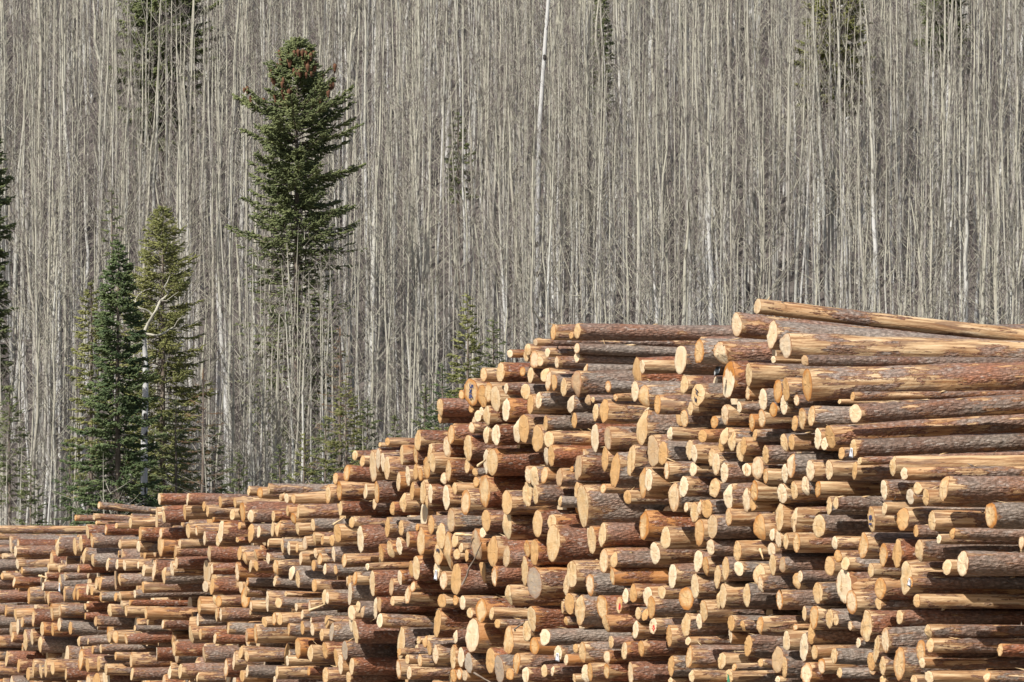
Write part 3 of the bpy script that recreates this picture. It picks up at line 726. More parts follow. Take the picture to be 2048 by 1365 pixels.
def log_geo(rr, L, seg, xs, rng, yaw_face, b, fl, hidden=False):
    """bark tube and cut end in the log's own frame: x along the log, y away, z up"""
    th = np.linspace(0, 2 * math.pi, seg, endpoint=False) + rng.uniform(0, 1)
    xs = np.asarray(xs)
    nx_ = len(xs)
    Rm = np.ones((nx_, seg))
    for m, amp in ((2, .045), (3, .025), (5, .012), (7, .012), (11, .008)):
        Rm += rng.normal(0, amp) * np.cos(m * th + rng.uniform(0, 6.28))[None]
    for _ in range(7):
        Rm += rng.normal(0, .011) * np.sin(xs[:, None] * rng.uniform(2, 16) + rng.integers(0, 5) * th[None] + rng.uniform(0, 6.28))
    for _ in range(rng.integers(0, 4)):                          # knots
        kx, kt = rng.uniform(.15, 2.4), rng.uniform(0, 6.28)
        dt = np.abs((th - kt + math.pi) % (2 * math.pi) - math.pi)
        Rm += rng.uniform(.05, .13) * np.exp(-((xs[:, None] - kx) / .05) ** 2 - (dt[None] / .30) ** 2)
    fs = 1.0 if 'F' in fl else (rng.uniform(0, .25) if rng.random() < .25 else 0)
    Rm *= 1 + .62 * fs * np.exp(-(xs[:, None] / (.62 if 'F' in fl else .34)) ** 1.8) * (1 if 'F' not in fl else 1)
    if 'F' in fl: Rm *= 1 / 1.6
    elif fs: Rm /= (1 + .62 * fs)
    Rm += rng.normal(0, .008, Rm.shape)
    Rm *= (1 - rng.uniform(.010, .022) * xs)[:, None]
    # bark chipped back at the rim
    chip = np.clip(rng.normal(0, .5, seg) + rng.normal(0, .6), 0, 1) * .07
    chip = np.convolve(np.concatenate([chip, chip, chip]), np.ones(3) / 3, 'same')[seg:2 * seg]
    Rm *= 1 - chip[None] * np.exp(-(xs[:, None] / rng.uniform(.03, .12)) ** 2)
    Rr = rr * Rm
    y = Rr * np.cos(th); zz = Rr * np.sin(th)
    ky = -math.tan(yaw_face); kz = rng.normal(0, .05)
    notch = rng.random() < .34 and not any(c in fl for c in 'xnb3dhlt')
    na, nk, n0 = rng.uniform(0, 6.28), rng.uniform(.2, .6), rng.uniform(.05, .6)
    if 'k' in fl or 'j' in fl: notch, nk = True, .6
    wob = rng.normal(0, .009, (2,))

    def g(yy, zz_):
        v = ky * yy + kz * zz_
        if notch:
            v = v + nk * np.maximum(0, (yy * math.cos(na) * .3 + zz_ * math.sin(na)) - n0 * rr)
        return v + wob[0] * rr * np.sin(9 * zz_ / rr) + wob[1] * rr * np.sin(7 * yy / rr + 1)
    bend = rng.normal(0, .012), rng.normal(0, .006)
    bx = xs * xs * .25
    off = g(y, zz) * np.exp(-(xs[:, None] / .16))
    if 'j' in fl or 'k' in fl: off = off + rng.uniform(-.02, .05, (1, seg)) * np.exp(-xs[:, None] / .05)
    X = xs[:, None] + off
    V = np.stack([X, y + (bend[0] * bx)[:, None], zz + (bend[1] * bx)[:, None]], 2).reshape(-1, 3)
    i = np.arange(seg); jn = (i + 1) % seg
    Q = np.concatenate([np.stack([k * seg + i, k * seg + jn, (k + 1) * seg + jn, (k + 1) * seg + i], 1) for k in range(nx_ - 1)])
    Vc = np.array([[xs[-1], bend[0] * bx[-1], bend[1] * bx[-1]]])
    V = np.concatenate([V, Vc])
    T = np.stack([np.full(seg, nx_ * seg), (nx_ - 1) * seg + i, (nx_ - 1) * seg + jn], 1)[:, ::-1]
    red, peel = BT[b]
    lp = np.tile([np.clip(red + rng.normal(0, .1), 0, 1), np.clip(peel + rng.normal(0, .06) + (rng.exponential(.09) if b in 'rgm' else 0), 0, 1), rng.uniform(.8, 1.35)], (len(V), 1))
    sd = rng.uniform(-40, 40, 3)
    bark = dict(V=V, Q=Q, T=T, lc=V * 1.0 + sd, lp=lp, lx=np.concatenate([np.repeat(xs, seg), [xs[-1]]]))
    # cut end
    fr = np.array([1.0, .97, .8, .55, .28])
    y0, z0 = y[0], zz[0]
    CV = []
    for q in fr:
        yy, z2 = y0 * q, z0 * q
        xx = g(yy, z2)
        if q == 1.0: xx = off[0]
        else: xx = xx + rng.normal(0, .0025, seg) - (.004 if q < .97 else .002)
        CV.append(np.stack([xx, yy, z2], 1))
    CV = np.concatenate(CV + [np.array([[float(g(np.array(0.), np.array(0.))) - .004, 0, 0]])])
    CQ = np.concatenate([np.stack([k * seg + i, (k + 1) * seg + i, (k + 1) * seg + jn, k * seg + jn], 1) for k in range(len(fr) - 1)])
    CT = np.stack([np.full(seg, len(fr) * seg), (len(fr) - 1) * seg + jn, (len(fr) - 1) * seg + i], 1)
    rrn = np.concatenate([np.repeat(fr, seg), [0.]])
    gy = .85 if ('G' in fl) else (.8 if 'w' in fl else (rng.uniform(.2, .5) if rng.random() < .06 else 0))
    if 'w' in fl: gy = .25
    org = rng.uniform(.35, 1) if (rng.random() < .35 or b in 'oa' or 'o' in fl) else rng.uniform(0, .3)
    cut = dict(V=CV, Q=CQ, T=CT, lc=np.stack([CV[:, 1], CV[:, 2], 0 * CV[:, 0]], 1) + rng.uniform(-30, 30, 3),
               lp=np.stack([np.full(len(CV), gy), np.full(len(CV), org), rrn], 1), lx=np.zeros(len(CV)))
    if 'h' in fl: cut['lp'][:, 1] = np.where(CV[:, 2] > .02, 3.0, 0.0); cut['lp'][:, 0] = 0  # shadow over the upper half painted in as a dull orange tone
    return bark, cut, g


def frame(yaw, pitch):
    """columns x (along, pitched down by `pitch`), y, z"""
    ax = Vector((math.cos(yaw) * math.cos(pitch), math.sin(yaw) * math.cos(pitch), -math.sin(pitch)))
    ay = Vector((-math.sin(yaw), math.cos(yaw), 0))
    az = ax.cross(ay)
    return Matrix((ax, ay, az)).transposed()


order = sorted(range(N), key=lambda k: -(logs[k]['h'] ** 2) * (1 if -10 < logs[k]['x'] < 2050 and logs[k]['y'] < 1360 else .2))
single = set(order[:300])
for k in range(N):                      # marked logs always stand alone
    if any(c in logs[k]['fl'] for c in 'xn3dbtlh') and k not in single:
        drop = [q for q in order[:300] if q in single and not logs[q]['fl'] and logs[q]['key'] not in LAND][-1]
        single.discard(drop); single.add(k)

XS_HI = np.concatenate([[0, .012, .035, .07, .11, .16], np.arange(.22, 2.4, .09), np.arange(2.5, 5.4, .35)])
XS_LO = np.concatenate([[0, .02, .07, .15, .3, .5, .8, 1.2, 1.7, 2.3, 3.2]])
mass = Geo(); mass_m = []


def mass_add(d, M3, loc, mi):
    V = np.asarray(d['V']) @ np.array(M3).T + np.array(loc)
    mass.add(V, d['T'], d['Q'], lc=d['lc'], lp=d['lp'], lx=d['lx'])
    mass_m.append((len(d['T']), len(d['Q']), mi))


def text_mesh(body, mat, parent, M, size, name="painted_mark"):
    cu = bpy.data.curves.new(name, 'FONT')
    cu.body = body; cu.align_x = 'CENTER'; cu.align_y = 'CENTER'; cu.size = size; cu.offset = size * .022; cu.extrude = .001
    tmp = bpy.data.objects.new("t", cu); COL.objects.link(tmp)
    bpy.context.view_layer.update()
    me = bpy.data.meshes.new_from_object(tmp.evaluated_get(bpy.context.evaluated_depsgraph_get()))
    bpy.data.objects.remove(tmp); bpy.data.curves.remove(cu)
    me.name = name
    me.materials.clear(); me.materials.append(mat)
    me.transform(M)
    return link(name, me, parent)


def blob_mesh(g, cy, cz, ry, rz, rng, lift=.006, jag=.15, n=14):
    th = np.linspace(0, 6.2832, n, endpoint=False)
    q = 1 + rng.normal(0, jag, n)
    yy, z2 = cy + ry * q * np.cos(th), cz + rz * q * np.sin(th)
    V = np.stack([g(yy, z2) - lift, yy, z2], 1)
    c = np.array([[float(g(np.array(cy), np.array(cz))) - lift - .001, cy, cz]])
    i = np.arange(n)
    return np.concatenate([V, c]), np.stack([np.full(n, n), (i + 1) % n, i], 1)


def strokes(g, rr, pts, w, lift=.007):
    """flat strokes drawn on a cut end; points in units of the radius, right = towards the camera side"""
    G_ = Geo()
    for poly in pts:
        for (a, b) in zip(poly[:-1], poly[1:]):
            a = np.array(a) * rr; b = np.array(b) * rr
            d = (b - a) / (np.linalg.norm(b - a) + 1e-9); nn = np.array([-d[1], d[0]]) * w
            c = np.array([a - d * w + nn, b + d * w + nn, b + d * w - nn, a - d * w - nn])
            V = np.stack([g(-c[:, 0], c[:, 1]) - lift, -c[:, 0], c[:, 1]], 1)
            G_.add(V, None, [[0, 1, 2, 3]])
    return G_


for k, l in enumerate(logs):
    rng = np.random.default_rng(1000 + k)
    dx = (l['x'] - 1024) / F
    phi = math.atan(dx)
    yaw = PSI + R(rng.normal(0, 1.4))
    persp = (1150 - l['y']) / F * .247
    if l['tilt'] is not None: tl = math.tan(R(l['tilt'])) - persp
    else: tl = rng.normal(0, .014 if l['x'] > 760 else .030)
    pitch = math.atan(tl / CPS)
    ratio = min(.62, max(.10, l['w'] / l['h']))
    beta = math.asin(ratio) - yaw - phi
    beta = max(R(-13), min(R(21), beta))
    L = rng.uniform(4.4, 5.3)
    M3 = frame(yaw, pitch)
    l.update(M3=M3, yaw=yaw, pitch=pitch)
    xs = XS_HI if k in single else XS_LO
    xs = np.append(xs[xs < L - .1], L)
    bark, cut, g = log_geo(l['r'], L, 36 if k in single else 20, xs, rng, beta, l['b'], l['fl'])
    if k not in single:
        mass_add(bark, M3, l['P'], 0); mass_add(cut, M3, l['P'], 1)
        continue
    e = link("log", None)
    e.empty_display_size = .2
    e.matrix_world = Matrix.Translation(l['P']) @ M3.to_4x4()
    l['obj'] = e
    link("bark", np_mesh("bark", bark['V'], [bark['T'], bark['Q']], MB, dict(lc=bark['lc'], lp=bark['lp'], lx=bark['lx'])), e)
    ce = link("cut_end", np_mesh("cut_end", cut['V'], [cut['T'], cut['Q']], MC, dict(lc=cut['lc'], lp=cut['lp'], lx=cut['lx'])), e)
    rr, fl = l['r'], l['fl']
    ky = -math.tan(beta)
    # text frame on the face: X -> right as seen, Y -> up
    Xa = Vector((-ky, -1, 0)).normalized(); Ya = Vector((0, 0, 1)); Za = Xa.cross(Ya)
    FM = Matrix((Xa, Ya, Za)).transposed().to_4x4()
    if 'x' in fl:
        text_mesh("5x6", MINK, ce, Matrix.Translation((float(g(np.array(-.1 * rr), np.array(0.))) - .012, -.12 * rr, .06 * rr)) @ FM @ Matrix.Rotation(R(-98), 4, 'Z'), rr * .72)
    if 'n' in fl:
        text_mesh("15", MINK, ce, Matrix.Translation((float(g(np.array(0.), np.array(-.1 * rr))) - .012, -.05 * rr, -.12 * rr)) @ FM @ Matrix.Rotation(R(90), 4, 'Z'), rr * .95)
    if '3' in fl:
        text_mesh("3", MINKD, ce, Matrix.Translation((float(g(np.array(0.), np.array(.15 * rr))) - .012, -.05 * rr, .18 * rr)) @ FM @ Matrix.Rotation(R(80), 4, 'Z'), rr * .8)
    if 'b' in fl:
        st = strokes(g, rr, [[(-.15, .5), (.15, .3), (-.1, .15), (.12, -.02)], [(-.28, -.2), (-.22, -.55), (-.05, -.3), (-.1, -.6)]], rr * .05, .014)
        link("painted_mark", st.mesh("painted_mark", MINKD, False), ce)
    if 'd' in fl:
        bv, bt = blob_mesh(g, -.25 * rr, -.25 * rr, .36 * rr, .38 * rr, rng)
        link("paint_spot", np_mesh("paint_spot", bv, [bt], MRED), ce)
    if 'l' in fl:
        st = strokes(g, rr, [[(-.3, -.9), (0, .2)], [(.2, -.9), (0, .2)], [(-.05, -.8), (.02, 0)]], rr * .09, .012)
        link("painted_mark", st.mesh("painted_mark", MGREEN, False), ce)
    if 't' in fl:
        a = rr * .42
        hh_ = rr * (.55 if l['h'] > 25 else .7)
        yy0 = -.15 * rr if l['key'] != ("B", 685, 1350) else .1 * rr
        zz0 = -.45 * rr if l['key'] != ("C", 1142, 1140) else 0
        c = np.array([[yy0 - a, zz0 - hh_], [yy0 + a, zz0 - hh_ * .8], [yy0 + a * .8, zz0 + hh_], [yy0 - a * .9, zz0 + hh_ * .9]])
        V = np.stack([g(c[:, 0], c[:, 1]) - .012 - np.array([0, .01, 0, .006]), c[:, 0], c[:, 1]], 1)
        V2 = V.copy(); V2[:, 0] += .002
        Q = [[0, 1, 2, 3], [7, 6, 5, 4]] + [[q, 4 + q, 4 + (q + 1) % 4, (q + 1) % 4] for q in range(4)]
        link("paper_tag", np_mesh("paper_tag", np.concatenate([V, V2]), [np.array(Q)], MTAG, smooth=False), ce)

for (s0, z0, q, t) in fillers:
    rng = np.random.default_rng(int(s0 * 1e4) % 99991)
    P = (-SPS * s0 + CPS * t, CPS * s0 + SPS * t, z0)
    M3 = frame(PSI + R(rng.normal(0, .8)), rng.normal(0, .008))
    b = rng.choice(list('gmprov'), p=[.3, .22, .2, .14, .08, .06])
    low = z0 < .6 or z0 < 2.2 - .02 * s0
    xs = XS_LO if not low else np.array([0, .1, .6, 1.6, 3.2])
    L = 4.4 - (t - T0) + rng.uniform(-.3, .3)
    xs = np.append(xs[xs < L - .3], L)
    bark, cut, g = log_geo(q, L, 16 if not low else 8, xs, rng, R(rng.normal(0, 5)), str(b), '')
    mass_add(bark, M3, P, 0); mass_add(cut, M3, P, 1)
V, T, Q, A = mass.arrays()
mi = np.concatenate([np.full(a, m) for a, b, m in mass_m] + [np.full(b, m) for a, b, m in mass_m])
tag(link("log_pile_mass", np_mesh("log_pile_mass", V, [T, Q], [MB, MC], A, mi)),
    "mass of small and half hidden logs packed between the large ones", "log pile", kind="stuff")

# ------------------------------------------------------------------ labels of the logs
BW = {'g': 'grey-barked', 'r': 'red-brown', 'm': 'half-peeled', 'p': 'peeled tan', 'o': 'orange-brown', 'w': 'pale peeled', 'v': 'smooth grey', 'a': 'amber'}


def rel(l, m):
    dx, dy = l['x'] - m['x'], l['y'] - m['y']
    a = math.degrees(math.atan2(-dy, dx)) % 360
    return ["right of", "up and right of", "above", "up and left of", "left of", "down and left of", "below", "down and right of"][int(((a + 22.5) % 360) // 45)]


marks = [(l, LAND[l['key']]) for l in logs if l['key'] in LAND and 'obj' in l]
ind = [l for l in logs if 'obj' in l]
seen = {}
for l in ind:
    if l['key'] in LAND:
        l['lab'] = LAND[l['key']][0]
        continue
    near = sorted(marks, key=lambda m: math.hypot(l['x'] - m[0]['x'], l['y'] - m[0]['y']))
    m, (ml, short) = near[0]
    q = l['h'] / m['h']
    sz = "thick" if l['h'] > 50 else "medium" if l['h'] > 36 else "slim" if l['h'] > 27 else "thin"
    asp = l['w'] / l['h']
    fc = "round-ended" if asp > .42 else "narrow-ended" if asp < .28 else "oval-ended"
    dist = math.hypot(l['x'] - m['x'], l['y'] - m['y'])
    how = "right next to, " if False else ""
    l['lab'] = f"{sz} {fc} {BW[l['b']]} log {'just ' if dist < 1.1 * m['h'] else ''}{rel(l, m)} {short}"
    l['alt'] = near[1]
    seen.setdefault(l['lab'], []).append(l)
for lab, ls in list(seen.items()):
    if len(ls) > 1:
        for l in ls:
            l['lab'] = lab + ", towards " + l['alt'][1][1].replace("the ", "")
seen = {}
for l in ind: seen.setdefault(l['lab'], []).append(l)
for lab, ls in seen.items():
    if len(ls) > 1:
        ls.sort(key=lambda l: l['y'])
        words = ["uppermost", "lowest"] if len(ls) == 2 else ["uppermost", "middle", "lowest"] if len(ls) == 3 else ["uppermost", "second highest", "second lowest", "lowest"]
        for l, wd in zip(ls, words):
            l['lab'] = wd + " " + l['lab'].split(", towards")[0]
for l in ind:
    w_ = l['lab'].split()
    tag(l['obj'], " ".join(w_[:16]), "log", "sawn logs stacked in the pile")

# ------------------------------------------------------------------ loose sticks and scraps on the pile


def stick(name, label, p0, p1, D, rad, mat, cat, wob=.004):
    a = at(p0[0], p0[1], D); b = at(p1[0], p1[1], D - .15)
    n = 6
    wob *= min(1.0, (b - a).length * 1.5)
    pts = [a.lerp(b, q / (n - 1)) - a + Vector((random.gauss(0, wob), random.gauss(0, wob), random.gauss(0, wob))) * (0 < q < n - 1) for q in range(n)]
    V, T, Q = tube(pts, [rad * (1 - .12 * q) for q in range(n)], 6)
    tag(link(name, np_mesh(name, V, [T, Q], mat), None, a), label, cat)


def Dfront(x, y):
    """distance of the pile's front at a pixel"""
    u_, w_ = ray(x, y)
    return T0 / (u_ * CPS + SPS)


stick("stick", "long thin grey stick leaning across log ends left of centre", (924, 1170), (964, 1085), Dfront(944, 1130) - .9, .011, MSTICK, "stick")
stick("stick", "thin bare stick poking out at the bottom edge of the pile", (948, 1346), (985, 1368), Dfront(960, 1350) - .9, .012, MSTICK, "stick")
stick("splinter", "pale wood splinter lying aslant among the small logs at lower left", (619, 1221), (650, 1209), Dfront(635, 1215) - .6, .016, MSPLIT, "splinter")
stick("splinter", "pale splinter wedged above a grey log on the left shoulder", (667, 1049), (690, 1035), Dfront(680, 1040) - .7, .014, MSPLIT, "splinter")
stick("splinter", "broken pale branch stub jutting below the dark red oval log", (956, 932), (972, 920), Dfront(964, 926) - .5, .016, MSPLIT, "splinter")
stick("splinter", "pointed pale splinter sticking out left among thin logs at far left", (78, 1152), (95, 1156), Dfront(85, 1154) - .5, .02, MSPLIT, "splinter")
stick("splinter", "white splinter hanging from a tan log right of centre", (1520, 1099), (1526, 1118), Dfront(1523, 1108) - .6, .012, MSPLIT, "splinter")
stick("splinter", "jagged pale slab of split wood in the gap above the end marked 3", (912, 1069), (946, 1071), Dfront(930, 1070) - .3, .02, MSPLIT, "splinter", .003)
stick("stick", "bent grey stick curling beneath the broad rough-sawn oval", (1030, 1262), (1050, 1240), Dfront(1040, 1250) - .8, .009, MSTICK, "stick", .04)
# loose bark strips, chips and splinters lodged on top of the logs
rng = np.random.default_rng(31)
dbv = Geo()
D0, D1 = [], []
for q in range(1500):
    l = logs[int(rng.integers(0, N))]
    xa = rng.uniform(.03, .9)
    ang = rng.uniform(-.7, .55)                                # around the log, 0 = top, negative = camera side
    c = np.array([xa, l['r'] * 1.02 * math.sin(ang), l['r'] * 1.02 * math.cos(ang)])
    d = np.array([rng.normal(0, 1), rng.normal(0, .35), rng.normal(0, .22)])
    d *= rng.uniform(.02, .11) / np.linalg.norm(d)
    M_ = np.array(l['M3']); P_ = np.array(l['P'])
    D0.append(M_ @ (c - d) + P_); D1.append(M_ @ (c + d) + P_)
V, T = spindles(D0, D1, rng.uniform(.003, .009, len(D0)), .45)
w_ = np.repeat(rng.random(len(D0)) < .45, 6).astype(int)
tag(link("bark_litter", np_mesh("bark_litter", V, [T], [MSPLIT, MSTICK], None, w_)), "loose bark strips, chips and splinters scattered over the logs", "bark litter", kind="stuff")
# scrap of black film caught between two log ends near the top
D = Dfront(1437, 742) - .35
G_ = Geo()
pp = [(1437, 733, 4), (1435, 739, 5), (1433, 746, 5), (1431, 752, 2)]
c = at(1436, 742, D)
Vs = []
for i_, (x, y, hw) in enumerate(pp):
    for sx in (-1, 0, 1):
        v = at(x + sx * hw, y, D + .02 * math.sin(i_ * 2 + sx)) - c
        Vs.append(v)
Vs = np.array([list(v) for v in Vs])
Vb = Vs + np.array([.002, .006, .0])
Q = []
for i_ in range(3):
    for sx in range(2):
        q = i_ * 3 + sx
        Q += [[q, q + 1, q + 4, q + 3], [12 + q, 12 + q + 3, 12 + q + 4, 12 + q + 1]]
tag(link("film_scrap", np_mesh("film_scrap", np.concatenate([Vs, Vb]), [np.array(Q)], MBLACK), None, c), "small scrap of black film caught beneath the jagged blotchy butt", "plastic scrap")

# ------------------------------------------------------------------ bare aspens


def aspen_geo(rng, h=13.0, r0=.085, nb=26, lean=0.0):
    """trunk (V,T,Q) and crown Geo with the foot at the origin"""
    n = 18
    zz = np.linspace(0, h, n)
    wx = np.cumsum(rng.normal(0, .032, n)) + lean * zz / h; wy = np.cumsum(rng.normal(0, .022, n))
    wx -= wx[0]; wy -= wy[0]
    pts = np.stack([wx, wy, zz - .3], 1)
    rad = r0 * (1 - zz / h) ** .75 * .92 + .010
    rad[0] *= 1.25
    rad *= 1 + rng.normal(0, .03, n)
    trunk = tube(pts, rad, 7)
    crown = Geo(); limbs = Geo()
    P0, P1, Wd = [], [], []

    def on(f):
        return np.array([np.interp(f * h, zz, pts[:, q]) for q in range(3)])
    for b in range(nb):
        f = 1 - rng.uniform(0, 1) ** 1.25 * .62 if b > 5 else rng.uniform(.08, .45)
        if f > .985: f = .97
        p = on(f)
        az = rng.uniform(0, 6.283)
        el = R(rng.uniform(28, 68)) if b > 5 else R(rng.uniform(-5, 40))
        ln = ((1 - f) * h * .30 + .35) * rng.uniform(.5, 1.25) if b > 5 else rng.uniform(.3, .9)
        d = np.array([math.cos(az) * math.cos(el), math.sin(az) * math.cos(el), math.sin(el)])
        bp = [p]
        for q in range(4):
            d = d + np.array([0, 0, .10]) + rng.normal(0, .09, 3); d /= np.linalg.norm(d)
            bp.append(bp[-1] + d * ln / 4)
        rb = np.interp(f, [0, 1], [.020, .009]) * np.array([1, .85, .65, .45, .2])
        V, T, Q = tube(bp, rb, 3, cap=False)
        limbs.add(V, T, Q)
        bp = np.array(bp)
        for q in range(int(2 + ln * 4.6)):
            t = rng.uniform(.15, 1) * 4; i0 = min(3, int(t))
            a = bp[i0] + (bp[i0 + 1] - bp[i0]) * (t - i0)
            dd = (bp[i0 + 1] - bp[i0]); dd = dd / np.linalg.norm(dd) + rng.normal(0, .55, 3) + np.array([0, 0, .25])
            dd /= np.linalg.norm(dd)
            e = a + dd * rng.uniform(.12, .5)
            P0.append(a); P1.append(e); Wd.append(rng.uniform(.0035, .0065))
            for _ in range(1):
                c = a + (e - a) * rng.uniform(.3, .9); d2 = dd + rng.normal(0, .6, 3); d2 /= np.linalg.norm(d2)
                P0.append(c); P1.append(c + d2 * rng.uniform(.08, .25)); Wd.append(.0035)
    V, T = spindles(P0, P1, Wd, .2)
    crown.add(V, T)
    return trunk, crown, limbs


NV = 14
variants = []
for v in range(NV):
    rng = np.random.default_rng(500 + v)
    variants.append(aspen_geo(rng, 13.0, .085, int(rng.integers(20, 30)), rng.normal(0, .25)))
vmesh = []
for (tv, tt, tq), cr_, lb_ in variants:
    tm = np_mesh("trunk", tv, [tt, tq], MASP, dict(lc=tv, tr=np.zeros(len(tv))))
    lV, lT, lQ, _ = lb_.arrays(); cV, cT, cQ, _ = cr_.arrays()
    nl = len(lV)
    cm = np_mesh("crown", np.concatenate([lV, cV]), [lT, np.concatenate([cT + nl]), lQ, cQ + nl], [MASP, MTWIG],
                 dict(lc=np.concatenate([lV, cV]) + np.array([0, 0, 9.]), tr=np.zeros(nl + len(cV))),
                 np.concatenate([np.zeros(len(lT), int), np.ones(len(cT), int), np.zeros(len(lQ), int), np.ones(len(cQ), int)]))
    vmesh.append((tm, cm))

# trees one can pick out in the photograph: (x at the given row, row, width px, distance)
PICK = []
for x, w_ in ((10, 6), (25, 7), (53, 6), (72, 5), (112, 7), (132, 6), (205, 6), (213, 4), (228, 5), (250, 5), (277, 7), (285, 7), (312, 8), (340, 5), (362, 6), (385, 7), (393, 6), (430, 5), (443, 5), (478, 6),
              (700, 5), (742, 5), (806, 6), (812, 4), (860, 5), (905, 4), (941, 5), (1000, 6), (1063, 5), (1120, 5), (1140, 5), (1150, 5), (1186, 6), (1215, 6), (1249, 6), (1287, 5), (1322, 7), (1337, 5),
              (1355, 5), (1377, 5), (1430, 4), (1465, 5), (1501, 6), (1518, 5), (1555, 6), (1569, 5), (1593, 4), (1661, 8), (1672, 4), (1702, 8), (1721, 4), (1738, 4), (1765, 8), (1782, 5), (1823, 6), (1850, 6), (1883, 7),
              (1956, 7), (1980, 5), (1997, 11), (2030, 5)):
    PICK.append((x + random.uniform(-2, 2), 250, w_, random.uniform(160, 186), None))
for x, w_ in ((9, 6), (100, 5), (240, 4), (330, 4), (425, 5), (470, 6), (520, 6), (552, 7), (575, 6), (605, 7), (640, 6), (665, 4), (735, 6), (758, 6), (800, 5), (815, 6), (838, 8), (865, 6), (915, 5), (965, 5),
              (1028, 8), (1046, 5), (1080, 5), (1110, 5), (1140, 5), (1196, 6), (1225, 6), (1265, 6), (1322, 6), (1360, 5), (1375, 6), (1420, 6), (1515, 7), (1555, 6), (1660, 5), (1709, 8), (1746, 5), (1772, 6), (1865, 5), (1932, 5), (2010, 5), (2035, 5)):
    PICK.append((x, 680, w_, random.uniform(141, 150), None))

for q in range(26): PICK.append((random.uniform(0, 1000), 681, random.uniform(2.2, 4), random.uniform(128, 138), None))
for x in range(470, 730, 17): PICK.append((x + random.uniform(-6, 6), 640, random.uniform(3, 5), random.uniform(141.5, 148), None))
PLACED = []
THICK = {1997: "thickest pale aspen trunk, standing near the right edge high on the slope",
         1765: "thick straight pale aspen trunk left of the thickest one on the right slope",
         1702: "thick aspen trunk in front of the yellow-green spruce, right one of two",
         1661: "thick aspen trunk in front of the yellow-green spruce, left one of two",
         1709: "pale tapering aspen foot rising just behind the slanted top log",
         1028: "stout pale aspen trunk rising just left of the pile's upper end",
         312: "stout mottled aspen trunk before the dark spruce at upper left",
         838: "stout grey aspen trunk rising above the stepped left slope of the pile"}


def put_aspen(X, D, hs, rpx, label=None, group=True, vi=None, tilt=None):
    v = random.randrange(NV) if vi is None else vi
    e = link("aspen", None, None, (X, D, float(H(X, D))))
    e.empty_display_size = .3
    e.rotation_euler = (R(random.gauss(0, 1.4)), R(random.gauss(0, 1.4 if random.random() < .9 else 4)) if tilt is None else tilt, random.uniform(0, 6.283) if tilt is None else 0)
    e.scale = (1, 1, hs / 13.0)
    r_m = .5 * rpx * D / F
    t = link("trunk", vmesh[v][0], e); t.scale = (r_m / .066, r_m / .066, 1)
    c = link("crown", vmesh[v][1], e)
    # the crown follows the same lean as the thickened trunk
    tag(e, label or "slender bare pale-barked aspen in the dense stand on the hillside", "aspen tree", "bare aspens on the hillside" if group else None)
    return e


cnt_ind = 0
for (x, row, w_, D, lab) in PICK:
    Xw = at(x, row, D).x
    lab = next((THICK[k_] for k_ in THICK if abs(k_ - x) < 2.5 and w_ >= 7), None)
    put_aspen(Xw, D, random.uniform(12, 15.5) if row < 500 else random.uniform(3.5, 7) if row == 681 else random.uniform(8, 11.5) if row != 640 else random.uniform(8.5, 12), w_ * 1.05, lab, lab is None)
    PLACED.append((Xw, D)); cnt_ind += 1

# the rest of the stand: nearest / thickest as trees of their own, the others as one mass
cand = []
NT_ = 3700
for _ in range(NT_):
    D = 141 + 95 * random.random() ** .9
    X = random.uniform(-.107 * D - 6, .107 * D + 6)
    dn = .5 + .28 * math.sin(X * .62 + D * .11) + .25 * math.sin(X * .23 - D * .19 + 2) + .15 * math.sin(X * 1.7 + 1)
    if random.random() > dn + .25: continue
    dia = random.lognormvariate(math.log(.083), .42)
    cand.append((dia * F / D, X, D, random.uniform(7.5, 11) if D < 152 else random.uniform(9, 15)))
cand.sort(reverse=True)
n_ind = max(0, 298 - cnt_ind)
indc = [c for c in cand if abs(c[1]) < .103 * c[2]][:n_ind]
idset = set(map(id, indc))
for w_, X, D, hs in indc: put_aspen(X, D, hs, w_)
stand_t, stand_c = Geo(), Geo()
for c in cand:
    if id(c) in idset: continue
    w_, X, D, hs = c
    (tv, tt, tq), cr_, lb_ = variants[random.randrange(NV)]
    a = random.uniform(0, 6.283)
    ca, sa = math.cos(a), math.sin(a)
    k_ = .5 * w_ * D / F / .066
    tx, ty = random.gauss(0, .025), random.gauss(0, .025 if random.random() < .92 else .08)
    loc = np.array([X, D, float(H(X, D))])

    def tf(V, kxy):
        V = np.asarray(V)
        x_, y_, z_2 = V[:, 0] * kxy, V[:, 1] * kxy, V[:, 2] * hs / 13.0
        return np.stack([x_ * ca - y_ * sa + z_2 * tx, x_ * sa + y_ * ca + z_2 * ty, z_2], 1) + loc
    stand_t.add(tf(tv, k_), tt, tq, lc=tv, tr=np.full(len(tv), random.random()))
    lv, lt, lq, _ = lb_.arrays()
    stand_t.add(tf(lv, 1.0), lt, lq, lc=lv + np.array([0, 0, 9.]), tr=np.full(len(lv), random.random()))
    cv, ct, cq, _ = cr_.arrays()
    stand_c.add(tf(cv, 1.0), ct, cq)
tV, tT, tQ, tA = stand_t.arrays()
cV, cT, cQ, _ = stand_c.arrays()
nt = len(tV)
allT = np.concatenate([tT, cT + nt]); allQ = np.concatenate([tQ, cQ + nt])
mi = np.concatenate([np.zeros(len(tT), int), np.ones(len(cT), int), np.zeros(len(tQ), int), np.ones(len(cQ), int)])
A = dict(lc=np.concatenate([tA['lc'], np.zeros((len(cV), 3))]), tr=np.concatenate([tA['tr'], np.zeros(len(cV))]))
tag(link("aspen_stand", np_mesh("aspen_stand", np.concatenate([tV, cV]), [allT, allQ], [MASP, MTWIG], A, mi)),
    "farther thin aspens of the stand merging into a grey-brown thicket", "aspen stand", kind="stuff")

